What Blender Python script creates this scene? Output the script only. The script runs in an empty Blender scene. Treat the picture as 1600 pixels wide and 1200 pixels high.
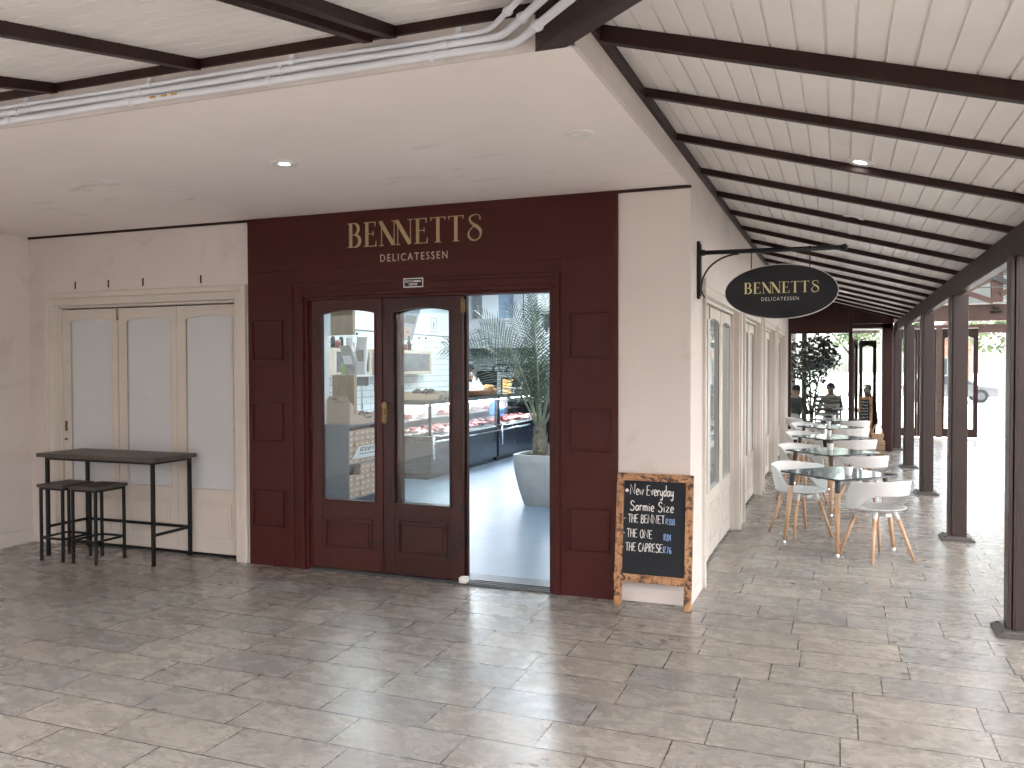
import bpy, bmesh, math, random
from mathutils import Vector, Matrix
random.seed(7)
R = math.radians
sc = bpy.context.scene
col = sc.collection

# ---------------------------------------------------------------- camera
cam_d = bpy.data.cameras.new('camera')
cam = bpy.data.objects.new('camera', cam_d); col.objects.link(cam)
_r = Vector((0.9319294, 0.36263089, -0.00253494)); _u = Vector((-0.00513414, 0.02018319, 0.99978312)); _f = Vector((-0.3626034, 0.93171427, -0.0206711))
cam.matrix_world = Matrix(((_r.x, _u.x, -_f.x, 0.988), (_r.y, _u.y, -_f.y, -6.0436), (_r.z, _u.z, -_f.z, 1.72), (0, 0, 0, 1)))
cam_d.sensor_width = 36.0; cam_d.lens = 1317.57 / 1600 * 36.0
cam_d.clip_start = 0.05; cam_d.clip_end = 800
sc.camera = cam

# ---------------------------------------------------------------- sky, sun, exposure
SUN_EL, SUN_AZ = 62.0, 75.0            # azimuth measured from +y towards +x
w = bpy.data.worlds.new('World'); sc.world = w; w.use_nodes = True
nt = w.node_tree; nt.nodes.clear()
sky = nt.nodes.new('ShaderNodeTexSky'); sky.sky_type = 'NISHITA'; sky.sun_disc = False
sky.sun_elevation = R(SUN_EL); sky.sun_rotation = R(SUN_AZ); sky.air_density = 1.0; sky.dust_density = 4.0; sky.ozone_density = 0.6
hs = nt.nodes.new('ShaderNodeHueSaturation'); hs.inputs['Saturation'].default_value = 0.40
bg = nt.nodes.new('ShaderNodeBackground'); bg.inputs['Strength'].default_value = 0.15
ow = nt.nodes.new('ShaderNodeOutputWorld')
nt.links.new(sky.outputs['Color'], hs.inputs['Color']); nt.links.new(hs.outputs['Color'], bg.inputs['Color']); nt.links.new(bg.outputs['Background'], ow.inputs['Surface'])
sl = bpy.data.lights.new('sun', 'SUN'); sl.energy = 1.5; sl.angle = R(60); sl.color = (1.0, 0.95, 0.88)
so = bpy.data.objects.new('sun', sl); col.objects.link(so)
_d = Vector((math.sin(R(SUN_AZ)) * math.cos(R(SUN_EL)), math.cos(R(SUN_AZ)) * math.cos(R(SUN_EL)), math.sin(R(SUN_EL))))
so.rotation_euler = (-_d).to_track_quat('-Z', 'Y').to_euler(); so.location = _d * 60
sc.view_settings.view_transform = 'Standard'; sc.view_settings.look = 'None'; sc.view_settings.gamma = 1.0
sc.view_settings.use_curve_mapping = False
sc.view_settings.exposure = 3.85
sc.render.engine = 'CYCLES'
sc.cycles.use_denoising = True
sc.cycles.max_bounces = 10; sc.cycles.diffuse_bounces = 6; sc.cycles.glossy_bounces = 4; sc.cycles.transmission_bounces = 8; sc.cycles.transparent_max_bounces = 16
sc.cycles.sample_clamp_indirect = 6.0; sc.cycles.caustics_reflective = False; sc.cycles.caustics_refractive = False
sc.cycles.blur_glossy = 0.5

# ================================================================ materials
def newmat(name):
    m = bpy.data.materials.new(name); m.use_nodes = True
    n = m.node_tree; b = n.nodes['Principled BSDF']
    return m, n, b
def N(n, t, **kw):
    x = n.nodes.new(t)
    for k, v in kw.items():
        if k in x.inputs.keys(): x.inputs[k].default_value = v
        else: setattr(x, k, v)
    return x
def mixc(n, fac, a, b, mode='MIX'):
    x = n.nodes.new('ShaderNodeMix'); x.data_type = 'RGBA'; x.blend_type = mode
    for sock, v in ((0, fac), (6, a), (7, b)):
        if isinstance(v, (int, float)): x.inputs[sock].default_value = v
        elif isinstance(v, tuple): x.inputs[sock].default_value = (v[0], v[1], v[2], 1)
        else: n.links.new(v, x.inputs[sock])
    return x.outputs[2]
def ramp(n, src, stops):
    x = n.nodes.new('ShaderNodeValToRGB'); e = x.color_ramp.elements
    while len(e) < len(stops): e.new(0.5)
    for i, (p, c) in enumerate(stops):
        e[i].position = p; e[i].color = (c, c, c, 1) if isinstance(c, (int, float)) else (*c, 1)
    n.links.new(src, x.inputs[0]); return x.outputs[0]
def coords(n, kind='Object', scale=(1, 1, 1), rot=(0, 0, 0), loc=(0, 0, 0)):
    if kind == 'World':
        g = n.nodes.new('ShaderNodeNewGeometry').outputs['Position']
    else:
        g = n.nodes.new('ShaderNodeTexCoord').outputs[kind]
    mp = n.nodes.new('ShaderNodeMapping'); mp.inputs['Scale'].default_value = scale; mp.inputs['Rotation'].default_value = rot; mp.inputs['Location'].default_value = loc
    n.links.new(g, mp.inputs['Vector']); return mp.outputs['Vector']
def noise(n, vec, scale, detail=6, rough=0.55, dist=0.0):
    x = N(n, 'ShaderNodeTexNoise', Scale=scale, Detail=detail, Roughness=rough, Distortion=dist)
    n.links.new(vec, x.inputs['Vector']); return x.outputs['Fac']
def bump(n, b, h, strength=0.2, dist=0.01):
    x = N(n, 'ShaderNodeBump', Strength=strength, Distance=dist); n.links.new(h, x.inputs['Height']); n.links.new(x.outputs[0], b.inputs['Normal'])
def dark(c, k): return tuple(v * k for v in c)

def paint(name, c, rough=0.5, var=0.08, nscale=3.0, metal=0.0, bstr=0.05, bscale=60, spec=0.5, coat=0.0, kind='World', stretch=(1, 1, 1), dirt=None, chip=None):
    m, n, b = newmat(name)
    v = coords(n, kind, stretch)
    f = noise(n, v, nscale, 8, 0.6)
    cc = mixc(n, ramp(n, f, [(0.3, 0), (0.7, 1)]), dark(c, 1 - var), dark(c, 1 + var * 0.6))
    if dirt:
        f2 = noise(n, v, dirt[1], 10, 0.65, 0.6)
        cc = mixc(n, ramp(n, f2, [(dirt[2], 0), (dirt[2] + 0.1, 1)]), cc, dirt[0])
    if chip:
        v3 = coords(n, kind, chip[3] if len(chip) > 3 else (1, 1, 1), (0.3, 0.2, 0.1))
        cc = mixc(n, ramp(n, noise(n, v3, chip[1], 12, 0.7, 0.4), [(chip[2], 0), (chip[2] + 0.02, 1)]), cc, chip[0])
    n.links.new(cc, b.inputs['Base Color'])
    b.inputs['Metallic'].default_value = metal
    b.inputs['Specular IOR Level'].default_value = spec
    b.inputs['Coat Weight'].default_value = coat
    fr = noise(n, v, nscale * 3, 5)
    mr = N(n, 'ShaderNodeMapRange'); n.links.new(fr, mr.inputs[0]); mr.inputs[3].default_value = max(0.02, rough - 0.08); mr.inputs[4].default_value = min(1, rough + 0.08)
    n.links.new(mr.outputs[0], b.inputs['Roughness'])
    if bstr: bump(n, b, noise(n, v, bscale, 4), bstr, 0.004)
    return m

def emit(name, c, s):
    m, n, b = newmat(name); b.inputs['Base Color'].default_value = (*c, 1); b.inputs['Emission Color'].default_value = (*c, 1); b.inputs['Emission Strength'].default_value = s
    return m

def glass_mat(name, tint=(0.93, 0.97, 0.96), rough=0.0, haze=0.0):
    m, n, b = newmat(name)
    out = n.nodes['Material Output']
    tr = N(n, 'ShaderNodeBsdfTransparent'); tr.inputs[0].default_value = (*tint, 1)
    gl = N(n, 'ShaderNodeBsdfGlossy'); gl.inputs['Roughness'].default_value = rough + 0.01
    fr = N(n, 'ShaderNodeFresnel', IOR=1.5)
    ge = n.nodes.new('ShaderNodeNewGeometry'); ir = N(n, 'ShaderNodeMapRange'); ir.inputs[3].default_value = 1.5; ir.inputs[4].default_value = 1 / 1.5
    n.links.new(ge.outputs['Backfacing'], ir.inputs[0]); n.links.new(ir.outputs[0], fr.inputs['IOR'])
    mx = n.nodes.new('ShaderNodeMixShader')
    n.links.new(fr.outputs[0], mx.inputs[0]); n.links.new(tr.outputs[0], mx.inputs[1]); n.links.new(gl.outputs[0], mx.inputs[2])
    last = mx.outputs[0]
    if haze:
        df = N(n, 'ShaderNodeBsdfDiffuse'); df.inputs[0].default_value = (0.6, 0.66, 0.66, 1)
        m2 = n.nodes.new('ShaderNodeMixShader'); m2.inputs[0].default_value = haze
        n.links.new(last, m2.inputs[1]); n.links.new(df.outputs[0], m2.inputs[2]); last = m2.outputs[0]
    n.links.new(last, out.inputs['Surface'])
    return m

def wood(name, c1, c2, axis='Z', scale=6, rough=0.5, stretch=0.12, kind='Object', dirt=None, bstr=0.15):
    m, n, b = newmat(name)
    s = {'X': (stretch, 1, 1), 'Y': (1, stretch, 1), 'Z': (1, 1, stretch)}[axis]
    v = coords(n, kind, s)
    f = noise(n, v, scale, 8, 0.6, 1.5)
    f2 = noise(n, v, scale * 6, 4, 0.6)
    cc = mixc(n, ramp(n, f, [(0.3, 0), (0.68, 1)]), c1, c2)
    cc = mixc(n, 0.25, cc, mixc(n, f2, dark(c1, 0.6), dark(c2, 1.2)))
    if dirt:
        v2 = coords(n, kind)
        cc = mixc(n, ramp(n, noise(n, v2, dirt[1], 6, 0.6, 0.8), [(dirt[2], 0), (dirt[2] + 0.12, 1)]), cc, dirt[0])
    n.links.new(cc, b.inputs['Base Color']); b.inputs['Roughness'].default_value = rough
    if bstr: bump(n, b, f2, bstr, 0.003)
    return m

def slate_floor():
    m, n, b = newmat('slate_tiles')
    v0 = coords(n, 'World', (1, 1, 1), (0, 0, 0), (0.352, 0.09, 0))
    sp = n.nodes.new('ShaderNodeSeparateXYZ'); n.links.new(v0, sp.inputs[0])
    rw = N(n, 'ShaderNodeMath', operation='DIVIDE'); rw.inputs[1].default_value = 0.30; n.links.new(sp.outputs[1], rw.inputs[0])
    rf = N(n, 'ShaderNodeMath', operation='FLOOR'); n.links.new(rw.outputs[0], rf.inputs[0])
    rw1 = N(n, 'ShaderNodeTexWhiteNoise', noise_dimensions='1D'); n.links.new(rf.outputs[0], rw1.inputs['W'])
    sh = N(n, 'ShaderNodeMath', operation='MULTIPLY_ADD'); sh.inputs[1].default_value = 0.575; n.links.new(rw1.outputs['Value'], sh.inputs[0]); n.links.new(sp.outputs[0], sh.inputs[2])
    cv = n.nodes.new('ShaderNodeCombineXYZ'); n.links.new(sh.outputs[0], cv.inputs[0]); n.links.new(sp.outputs[1], cv.inputs[1]); v = cv.outputs[0]
    br = N(n, 'ShaderNodeTexBrick', Scale=1.0)
    br.inputs['Color1'].default_value = (0, 0, 0, 1); br.inputs['Color2'].default_value = (1, 1, 1, 1); br.inputs['Mortar'].default_value = (0.5, 0.5, 0.5, 1)
    br.inputs['Mortar Size'].default_value = 0.0036; br.inputs['Mortar Smooth'].default_value = 0.1; br.inputs['Brick Width'].default_value = 0.575; br.inputs['Row Height'].default_value = 0.30; br.inputs['Bias'].default_value = 0.0
    br.offset = 0.0; br.offset_frequency = 2; br.squash = 1.0
    n.links.new(v, br.inputs['Vector'])
    rnd = br.outputs['Color']; mort = br.outputs['Fac']
    cmb = n.nodes.new('ShaderNodeCombineXYZ'); mu = N(n, 'ShaderNodeMath', operation='MULTIPLY'); mu.inputs[1].default_value = 37.0
    n.links.new(rnd, mu.inputs[0]); n.links.new(mu.outputs[0], cmb.inputs[2]); n.links.new(mu.outputs[0], cmb.inputs[0])
    add = N(n, 'ShaderNodeVectorMath', operation='ADD'); n.links.new(v, add.inputs[0]); n.links.new(cmb.outputs[0], add.inputs[1])
    p = add.outputs[0]
    mp = N(n, 'ShaderNodeMapping'); mp.inputs['Rotation'].default_value = (0, 0, R(28)); mp.inputs['Scale'].default_value = (1.0, 1.7, 1); n.links.new(p, mp.inputs['Vector'])
    q = mp.outputs[0]
    big = noise(n, q, 3.2, 12, 0.66, 0.5)
    lay = noise(n, q, 4.5, 15, 0.74, 0.7)
    lay2 = noise(n, q, 7.5, 15, 0.72, 0.6)
    fine = noise(n, p, 60, 8, 0.72, 0.3)
    c = mixc(n, ramp(n, big, [(0.25, 0), (0.75, 1)]), (0.245, 0.239, 0.229), (0.345, 0.332, 0.313))
    # cleft layers: each level of the split stone has its own grey or brown
    c = mixc(n, ramp(n, lay, [(0.42, 0), (0.440, 0.34), (0.49, 0.22), (0.508, 0)]), c, (0.185, 0.165, 0.150))
    c = mixc(n, ramp(n, lay, [(0.575, 0), (0.60, 0.36), (0.66, 0.2), (0.69, 0)]), c, (0.360, 0.330, 0.300))
    gate = ramp(n, noise(n, v, 0.9, 4), [(0.46, 0.12), (0.60, 0.9)])
    ed = N(n, 'ShaderNodeMath', operation='MULTIPLY'); n.links.new(ramp(n, lay2, [(0.470, 0), (0.485, 1), (0.493, 0.0), (0.545, 0), (0.553, 0.8), (0.565, 0)]), ed.inputs[0]); n.links.new(gate, ed.inputs[1])
    c = mixc(n, ed.outputs[0], c, (0.150, 0.130, 0.118))
    ed2 = N(n, 'ShaderNodeMath', operation='MULTIPLY'); n.links.new(ramp(n, lay2, [(0.493, 0), (0.500, 0.8), (0.510, 0.0)]), ed2.inputs[0]); n.links.new(gate, ed2.inputs[1])
    c = mixc(n, ed2.outputs[0], c, (0.430, 0.395, 0.355))
    mid = noise(n, q, 16, 14, 0.75, 0.4)
    c = mixc(n, 0.75, c, mixc(n, ramp(n, mid, [(0.30, 0), (0.48, 0.5), (0.70, 1)]), (0.62, 0.60, 0.58), (1.30, 1.28, 1.24)), 'MULTIPLY')
    pat = ramp(n, noise(n, coords(n, 'World', (1, 1, 1), (0, 0, 0), (0.7, 1.3, 0)), 0.65, 4), [(0.44, 0.0), (0.62, 1.0)])
    pk = N(n, 'ShaderNodeMath', operation='MULTIPLY'); n.links.new(ramp(n, lay, [(0.36, 0), (0.42, 0.55), (0.46, 0.0), (0.53, 0.0), (0.545, 0.5), (0.57, 0)]), pk.inputs[0]); n.links.new(pat, pk.inputs[1])
    c = mixc(n, pk.outputs[0], c, (0.135, 0.118, 0.108))
    tint = mixc(n, rnd, (0.89, 0.90, 0.915), (1.11, 1.07, 1.02))
    c = mixc(n, 1.0, c, tint, 'MULTIPLY')
    c = mixc(n, ramp(n, fine, [(0.30, 0.55), (0.47, 0.0), (0.60, 0.0), (0.75, 0.2)]), c, (0.130, 0.120, 0.112))
    # dark pits in scattered patches
    vo = N(n, 'ShaderNodeTexVoronoi', Scale=13.0, Randomness=1.0); vmp = N(n, 'ShaderNodeMapping'); vmp.inputs['Scale'].default_value = (0.8, 1.5, 1); vmp.inputs['Rotation'].default_value = (0, 0, R(-15))
    dn = N(n, 'ShaderNodeVectorMath', operation='ADD'); nz = N(n, 'ShaderNodeTexNoise', Scale=9.0); n.links.new(v, nz.inputs['Vector'])
    sca = N(n, 'ShaderNodeVectorMath', operation='SCALE'); sca.inputs['Scale'].default_value = 0.09; n.links.new(nz.outputs['Color'], sca.inputs[0])
    n.links.new(v, dn.inputs[0]); n.links.new(sca.outputs[0], dn.inputs[1]); n.links.new(dn.outputs[0], vmp.inputs['Vector']); n.links.new(vmp.outputs[0], vo.inputs['Vector'])
    wh = N(n, 'ShaderNodeTexWhiteNoise'); n.links.new(vo.outputs['Position'], wh.inputs['Vector'])
    rad = N(n, 'ShaderNodeMath', operation='MULTIPLY'); rad.inputs[1].default_value = 0.36; n.links.new(wh.outputs['Value'], rad.inputs[0])
    pit = N(n, 'ShaderNodeMath', operation='LESS_THAN'); n.links.new(vo.outputs['Distance'], pit.inputs[0])
    pm = N(n, 'ShaderNodeMath', operation='MULTIPLY'); n.links.new(rad.outputs[0], pm.inputs[0]); n.links.new(ramp(n, noise(n, v, 0.75, 3), [(0.50, 0), (0.62, 1)]), pm.inputs[1]); n.links.new(pm.outputs[0], pit.inputs[1])
    c = mixc(n, pit.outputs[0], c, (0.105, 0.097, 0.092))
    c = mixc(n, mort, c, (0.048, 0.042, 0.038))
    n.links.new(c, b.inputs['Base Color'])
    mr = N(n, 'ShaderNodeMapRange'); n.links.new(lay, mr.inputs[0]); mr.inputs[1].default_value = 0.3; mr.inputs[2].default_value = 0.7; mr.inputs[3].default_value = 0.20; mr.inputs[4].default_value = 0.34
    n.links.new(mr.outputs[0], b.inputs['Roughness'])
    b.inputs['Specular IOR Level'].default_value = 0.5
    h = N(n, 'ShaderNodeMath', operation='MULTIPLY_ADD'); n.links.new(mort, h.inputs[0]); h.inputs[1].default_value = -1.4
    hl = N(n, 'ShaderNodeMath', operation='MULTIPLY_ADD'); n.links.new(lay2, hl.inputs[0]); hl.inputs[1].default_value = 0.4; n.links.new(lay, hl.inputs[2]); n.links.new(hl.outputs[0], h.inputs[2])
    bump(n, b, h.outputs[0], 0.16, 0.004)
    return m

def tile_wall(axis):
    m, n, b = newmat('subway_tiles')
    g = n.nodes.new('ShaderNodeNewGeometry').outputs['Position']
    sp = n.nodes.new('ShaderNodeSeparateXYZ'); n.links.new(g, sp.inputs[0]); cb = n.nodes.new('ShaderNodeCombineXYZ')
    n.links.new(sp.outputs[axis], cb.inputs[0]); n.links.new(sp.outputs[2], cb.inputs[1])
    br = N(n, 'ShaderNodeTexBrick', Scale=1.0); br.inputs['Color1'].default_value = (0.74, 0.79, 0.80, 1); br.inputs['Color2'].default_value = (0.82, 0.86, 0.87, 1); br.inputs['Mortar'].default_value = (0.40, 0.44, 0.46, 1)
    br.inputs['Brick Width'].default_value = 0.32; br.inputs['Row Height'].default_value = 0.118; br.inputs['Mortar Size'].default_value = 0.006
    n.links.new(cb.outputs[0], br.inputs['Vector']); n.links.new(br.outputs['Color'], b.inputs['Base Color']); b.inputs['Roughness'].default_value = 0.18
    inv = N(n, 'ShaderNodeMath', operation='SUBTRACT'); inv.inputs[0].default_value = 1.0; n.links.new(br.outputs['Fac'], inv.inputs[1]); bump(n, b, inv.outputs[0], 0.4, 0.004)
    return m

def ceiling_mat():
    m, n, b = newmat('soffit_paint')
    v = coords(n, 'World')
    f = noise(n, v, 1.1, 6, 0.55, 0.4)
    c = mixc(n, ramp(n, f, [(0.3, 0), (0.7, 1)]), (0.82, 0.775, 0.755), (0.87, 0.825, 0.805))
    s = noise(n, coords(n, 'World', (1.0, 2.2, 1), (0, 0, R(12))), 2.3, 8, 0.6, 1.0)
    g = noise(n, coords(n, 'World', (0.8, 0.8, 1), (0, 0, 0), (1.9, 0.4, 0)), 0.9, 2)
    mu = N(n, 'ShaderNodeMath', operation='MULTIPLY'); n.links.new(ramp(n, s, [(0.58, 0), (0.70, 0.55)]), mu.inputs[0]); n.links.new(ramp(n, g, [(0.48, 0), (0.60, 1)]), mu.inputs[1])
    c = mixc(n, mu.outputs[0], c, (0.52, 0.48, 0.45))
    n.links.new(c, b.inputs['Base Color']); b.inputs['Roughness'].default_value = 0.75
    bump(n, b, noise(n, v, 3, 4), 0.06, 0.02)
    return m

M = {}
M['floor'] = slate_floor()
M['wall'] = paint('cream_wall_paint', (0.64, 0.592, 0.568), 0.6, 0.05, 1.2, bscale=25, bstr=0.08, dirt=((0.555, 0.505, 0.475), 1.9, 0.575))
M['soffit'] = ceiling_mat()
M['trimwhite'] = paint('off_white_gloss_paint', (0.62, 0.575, 0.53), 0.38, 0.06, 2.0, dirt=((0.42, 0.38, 0.34), 6.0, 0.66))
M['film'] = paint('frosted_film', (0.60, 0.635, 0.67), 0.24, 0.015, 1.5)
M['maroon'] = paint('maroon_paint', (0.053, 0.0084, 0.0071), 0.45, 0.10, 2.5, bscale=40, bstr=0.05, spec=0.25, dirt=((0.043, 0.0078, 0.0067), 2.2, 0.56), chip=((0.11, 0.05, 0.04), 22.0, 0.765))
M['maroon_door'] = paint('maroon_door_paint', (0.050, 0.0086, 0.0070), 0.36, 0.22, 5.0, spec=0.35, dirt=((0.020, 0.008, 0.006), 3.0, 0.60), chip=((0.16, 0.10, 0.075), 14.0, 0.735, (1, 1, 0.35)))
M['maroon_worn'] = paint('worn_maroon_varnish', (0.036, 0.0078, 0.0062), 0.32, 0.35, 4.0, spec=0.35, dirt=((0.015, 0.007, 0.006), 4.0, 0.55), chip=((0.15, 0.10, 0.08), 12.0, 0.715, (1.3, 1, 0.3)))
M['timber'] = paint('dark_brown_timber_paint', (0.027, 0.0115, 0.009), 0.45, 0.25, 5.0, spec=0.22, dirt=((0.085, 0.055, 0.045), 26.0, 0.74))
M['post'] = paint('dark_brown_steel_paint', (0.034, 0.021, 0.019), 0.36, 0.18, 3.0)
M['postbase'] = paint('grey_base_plate', (0.085, 0.080, 0.075), 0.45, 0.2, 6.0)
M['boards'] = paint('white_ceiling_boards', (0.80, 0.775, 0.755), 0.42, 0.06, 2.0, dirt=((0.50, 0.47, 0.43), 3.0, 0.66))
M['pipe'] = paint('white_plastic_conduit', (0.72, 0.755, 0.82), 0.35, 0.05, 4.0)
M['orange_mark'] = paint('orange_print', (0.55, 0.30, 0.05), 0.5)
M['black'] = paint('black_metal', (0.008, 0.008, 0.0085), 0.45, 0.2, 9.0, spec=0.3)
M['barwood'] = wood('dark_grey_wood', (0.042, 0.034, 0.028), (0.095, 0.077, 0.062), 'X', 9, 0.42, 0.1)
M['brass'] = paint('brass', (0.22, 0.155, 0.075), 0.42, 0.3, 20, metal=1.0)
M['steel'] = paint('stainless_steel', (0.58, 0.60, 0.62), 0.28, 0.06, 3.0, metal=1.0)
M['chrome'] = paint('chrome', (0.80, 0.82, 0.84), 0.12, 0.03, 3.0, metal=1.0)
M['gold'] = paint('gold_lettering', (0.40, 0.30, 0.165), 0.45, 0.12, 30)
M['goldpale'] = paint('pale_gold_lettering', (0.62, 0.55, 0.30), 0.45, 0.1, 30)
M['palebeige'] = paint('pale_beige_lettering', (0.50, 0.38, 0.31), 0.5, 0.05, 30)
M['greyletter'] = paint('pale_grey_lettering', (0.55, 0.55, 0.52), 0.5, 0.05, 30)
M['signboard'] = paint('charcoal_sign_paint', (0.009, 0.009, 0.0125), 0.5, 0.15, 6.0, spec=0.3)
M['signrim'] = paint('pale_sign_edge', (0.55, 0.54, 0.52), 0.4)
M['white'] = paint('white_sticker', (0.75, 0.75, 0.74), 0.5)
M['whiteplastic'] = paint('white_plastic_shell', (0.68, 0.69, 0.69), 0.30, 0.03, 2.0, bstr=0.0, kind='Object')
M['beech'] = wood('beech_legs', (0.52, 0.30, 0.17), (0.66, 0.42, 0.26), 'Z', 14, 0.42, 0.08)
M['tabletop'] = paint('slate_grey_tabletop', (0.050, 0.060, 0.066), 0.16, 0.08, 3.0, bstr=0.0, coat=0.3)
M['darkgrey'] = paint('dark_grey_metal', (0.05, 0.055, 0.06), 0.35)
M['chalkboard'] = paint('chalkboard', (0.010, 0.0135, 0.019), 0.62, 0.25, 4.0, spec=0.3, dirt=((0.026, 0.031, 0.038), 3.0, 0.58), kind='Object')
M['chalk'] = paint('white_chalk', (0.78, 0.78, 0.76), 0.9, 0.1, 60)
M['bluechalk'] = paint('blue_chalk', (0.28, 0.45, 0.78), 0.9, 0.1, 60)
M['burntX'] = wood('burnt_pine_rail', (0.17, 0.062, 0.024), (0.56, 0.31, 0.15), 'X', 20, 0.5, 0.25, dirt=((0.040, 0.016, 0.009), 20.0, 0.49))
M['burntZ'] = wood('burnt_pine_stile', (0.17, 0.062, 0.024), (0.56, 0.31, 0.15), 'Z', 20, 0.5, 0.25, dirt=((0.040, 0.016, 0.009), 20.0, 0.49))
M['lamp'] = emit('lit_lamp', (1.0, 0.98, 0.94), 5.0)
M['glass'] = glass_mat('window_glass', (0.95, 0.98, 0.97))
M['caseglass'] = glass_mat('display_glass', (0.95, 0.98, 0.98))
M['delifloor'] = paint('blue_grey_epoxy_floor', (0.175, 0.225, 0.285), 0.34, 0.10, 1.3, bstr=0.03, bscale=12, dirt=((0.22, 0.265, 0.315), 3.0, 0.63))
M['deliwall'] = paint('white_shop_paint', (0.80, 0.83, 0.84), 0.6, 0.03)
M['tiley'] = tile_wall(1); M['tilex'] = tile_wall(0)
M['navy'] = paint('dark_navy_counter', (0.030, 0.038, 0.052), 0.25, 0.12, 2.0)
M['blackgloss'] = paint('black_counter_edge', (0.010, 0.011, 0.013), 0.2)
M['greyshelf'] = paint('grey_shelf_board', (0.135, 0.165, 0.185), 0.45, 0.06)
M['card'] = paint('brown_cardboard', (0.36, 0.255, 0.175), 0.8, 0.1, 8.0)
M['cardpale'] = paint('pale_cardboard', (0.45, 0.33, 0.25), 0.8, 0.06, 8.0)
M['crate'] = wood('pine_crate', (0.27, 0.19, 0.12), (0.40, 0.29, 0.19), 'Z', 10, 0.6, 0.15)
M['oakX'] = wood('pale_oak_cabinet', (0.40, 0.32, 0.25), (0.52, 0.43, 0.34), 'Z', 10, 0.5, 0.12)
M['smoked'] = paint('smoked_cabinet_glass', (0.095, 0.105, 0.115), 0.14, 0.35, 6.0)
M['soil'] = paint('dark_soil', (0.035, 0.022, 0.015), 0.95, 0.4, 30, bstr=0.8, bscale=60)
M['concrete'] = paint('grey_concrete_pot', (0.50, 0.51, 0.50), 0.6, 0.14, 5.0, dirt=((0.30, 0.31, 0.31), 3.0, 0.6), kind='Object')
M['palmleaf'] = paint('palm_leaflet', (0.095, 0.130, 0.090), 0.42, 0.35, 7.0, bstr=0.0)
M['palmstem'] = paint('palm_rachis', (0.26, 0.29, 0.20), 0.5, 0.3, 12)
M['palmtrunk'] = paint('palm_trunk', (0.24, 0.215, 0.165), 0.8, 0.4, 18, bstr=0.6, bscale=40)
M['leaf'] = paint('dark_green_leaf', (0.030, 0.050, 0.026), 0.4, 0.4, 9.0, bstr=0.0)
M['leafpale'] = paint('mid_green_leaf', (0.085, 0.125, 0.050), 0.5, 0.4, 2.0, bstr=0.0)
M['bark'] = paint('brown_bark', (0.075, 0.055, 0.04), 0.9, 0.4, 14, bstr=0.6, bscale=40)
M['skin'] = paint('skin', (0.52, 0.31, 0.22), 0.5, 0.06, 20, bstr=0.0)
M['skindark'] = paint('dark_skin', (0.16, 0.085, 0.055), 0.5, 0.06, 20, bstr=0.0)
M['hair'] = paint('dark_hair', (0.018, 0.014, 0.012), 0.6, 0.3, 60)
M['blackcloth'] = paint('black_cloth', (0.014, 0.014, 0.016), 0.85, 0.3, 20)
M['navycloth'] = paint('navy_cloth', (0.022, 0.035, 0.048), 0.85, 0.3, 20)
M['olivecloth'] = paint('olive_cloth', (0.16, 0.125, 0.03), 0.85, 0.3, 20)
M['whitecloth'] = paint('white_cloth', (0.66, 0.62, 0.56), 0.85, 0.08, 20)
M['jeans'] = paint('dark_denim', (0.03, 0.04, 0.06), 0.85, 0.3, 20)
M['basket'] = wood('wicker', (0.20, 0.075, 0.03), (0.42, 0.20, 0.09), 'X', 40, 0.6, 0.3)
M['bread'] = paint('golden_bread', (0.58, 0.36, 0.12), 0.7, 0.3, 20)
M['paper'] = paint('white_paper', (0.76, 0.74, 0.71), 0.8, 0.05)
M['meat'] = paint('pink_meat', (0.52, 0.17, 0.17), 0.4, 0.4, 25, dirt=((0.75, 0.58, 0.56), 22.0, 0.55))
M['meatdark'] = paint('dark_red_meat', (0.22, 0.05, 0.05), 0.4, 0.4, 25, dirt=((0.62, 0.50, 0.48), 26.0, 0.58))
M['meatpale'] = paint('pale_meat', (0.68, 0.48, 0.44), 0.4, 0.3, 25, dirt=((0.80, 0.74, 0.70), 20.0, 0.52))
M['trayblack'] = paint('black_tray', (0.03, 0.03, 0.035), 0.3)
M['ovenglow'] = emit('oven_glow', (1.0, 0.62, 0.22), 0.085)
M['bluebag'] = paint('blue_bag', (0.13, 0.30, 0.62), 0.5)
M['lime'] = paint('lime_bag', (0.32, 0.46, 0.10), 0.4)
M['silverbag'] = paint('silver_bag', (0.36, 0.36, 0.33), 0.35, 0.3, 10)
M['poster'] = paint('grey_menu_panel', (0.20, 0.21, 0.25), 0.5, 0.1)
M['posterbox'] = paint('faded_brown_print', (0.33, 0.24, 0.21), 0.6, 0.15, 6)
M['panelglass'] = paint('grey_green_gable_panel', (0.36, 0.42, 0.41), 0.5, 0.08)
M['redtimber'] = paint('red_brown_timber', (0.095, 0.050, 0.042), 0.45, 0.25, 5.0)
M['paving'] = paint('pale_paving', (0.52, 0.50, 0.47), 0.85, 0.12, 2.0)
M['orangeplastic'] = paint('orange_plastic', (0.75, 0.30, 0.04), 0.4)
M['carwhite'] = paint('silver_car_paint', (0.085, 0.09, 0.10), 0.2, 0.02, coat=0.5)
M['carglass'] = paint('dark_car_glass', (0.04, 0.045, 0.05), 0.08)
M['tyre'] = paint('tyre_rubber', (0.02, 0.02, 0.02), 0.8)
M['fencegreen'] = paint('pale_green_fence', (0.20, 0.28, 0.22), 0.6)
M['brick'] = paint('terracotta_brick', (0.38, 0.16, 0.11), 0.8, 0.2, 5)
M['case_led'] = emit('case_light_tube', (0.95, 0.93, 1.0), 9.0)
M['hoodsteel'] = paint('brushed_hood_steel', (0.50, 0.515, 0.53), 0.35, 0.05, 3.0, metal=0.25)
M['tumbler'] = paint('clear_white_tumbler', (0.72, 0.75, 0.77), 0.12, 0.03, 3.0)
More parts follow.
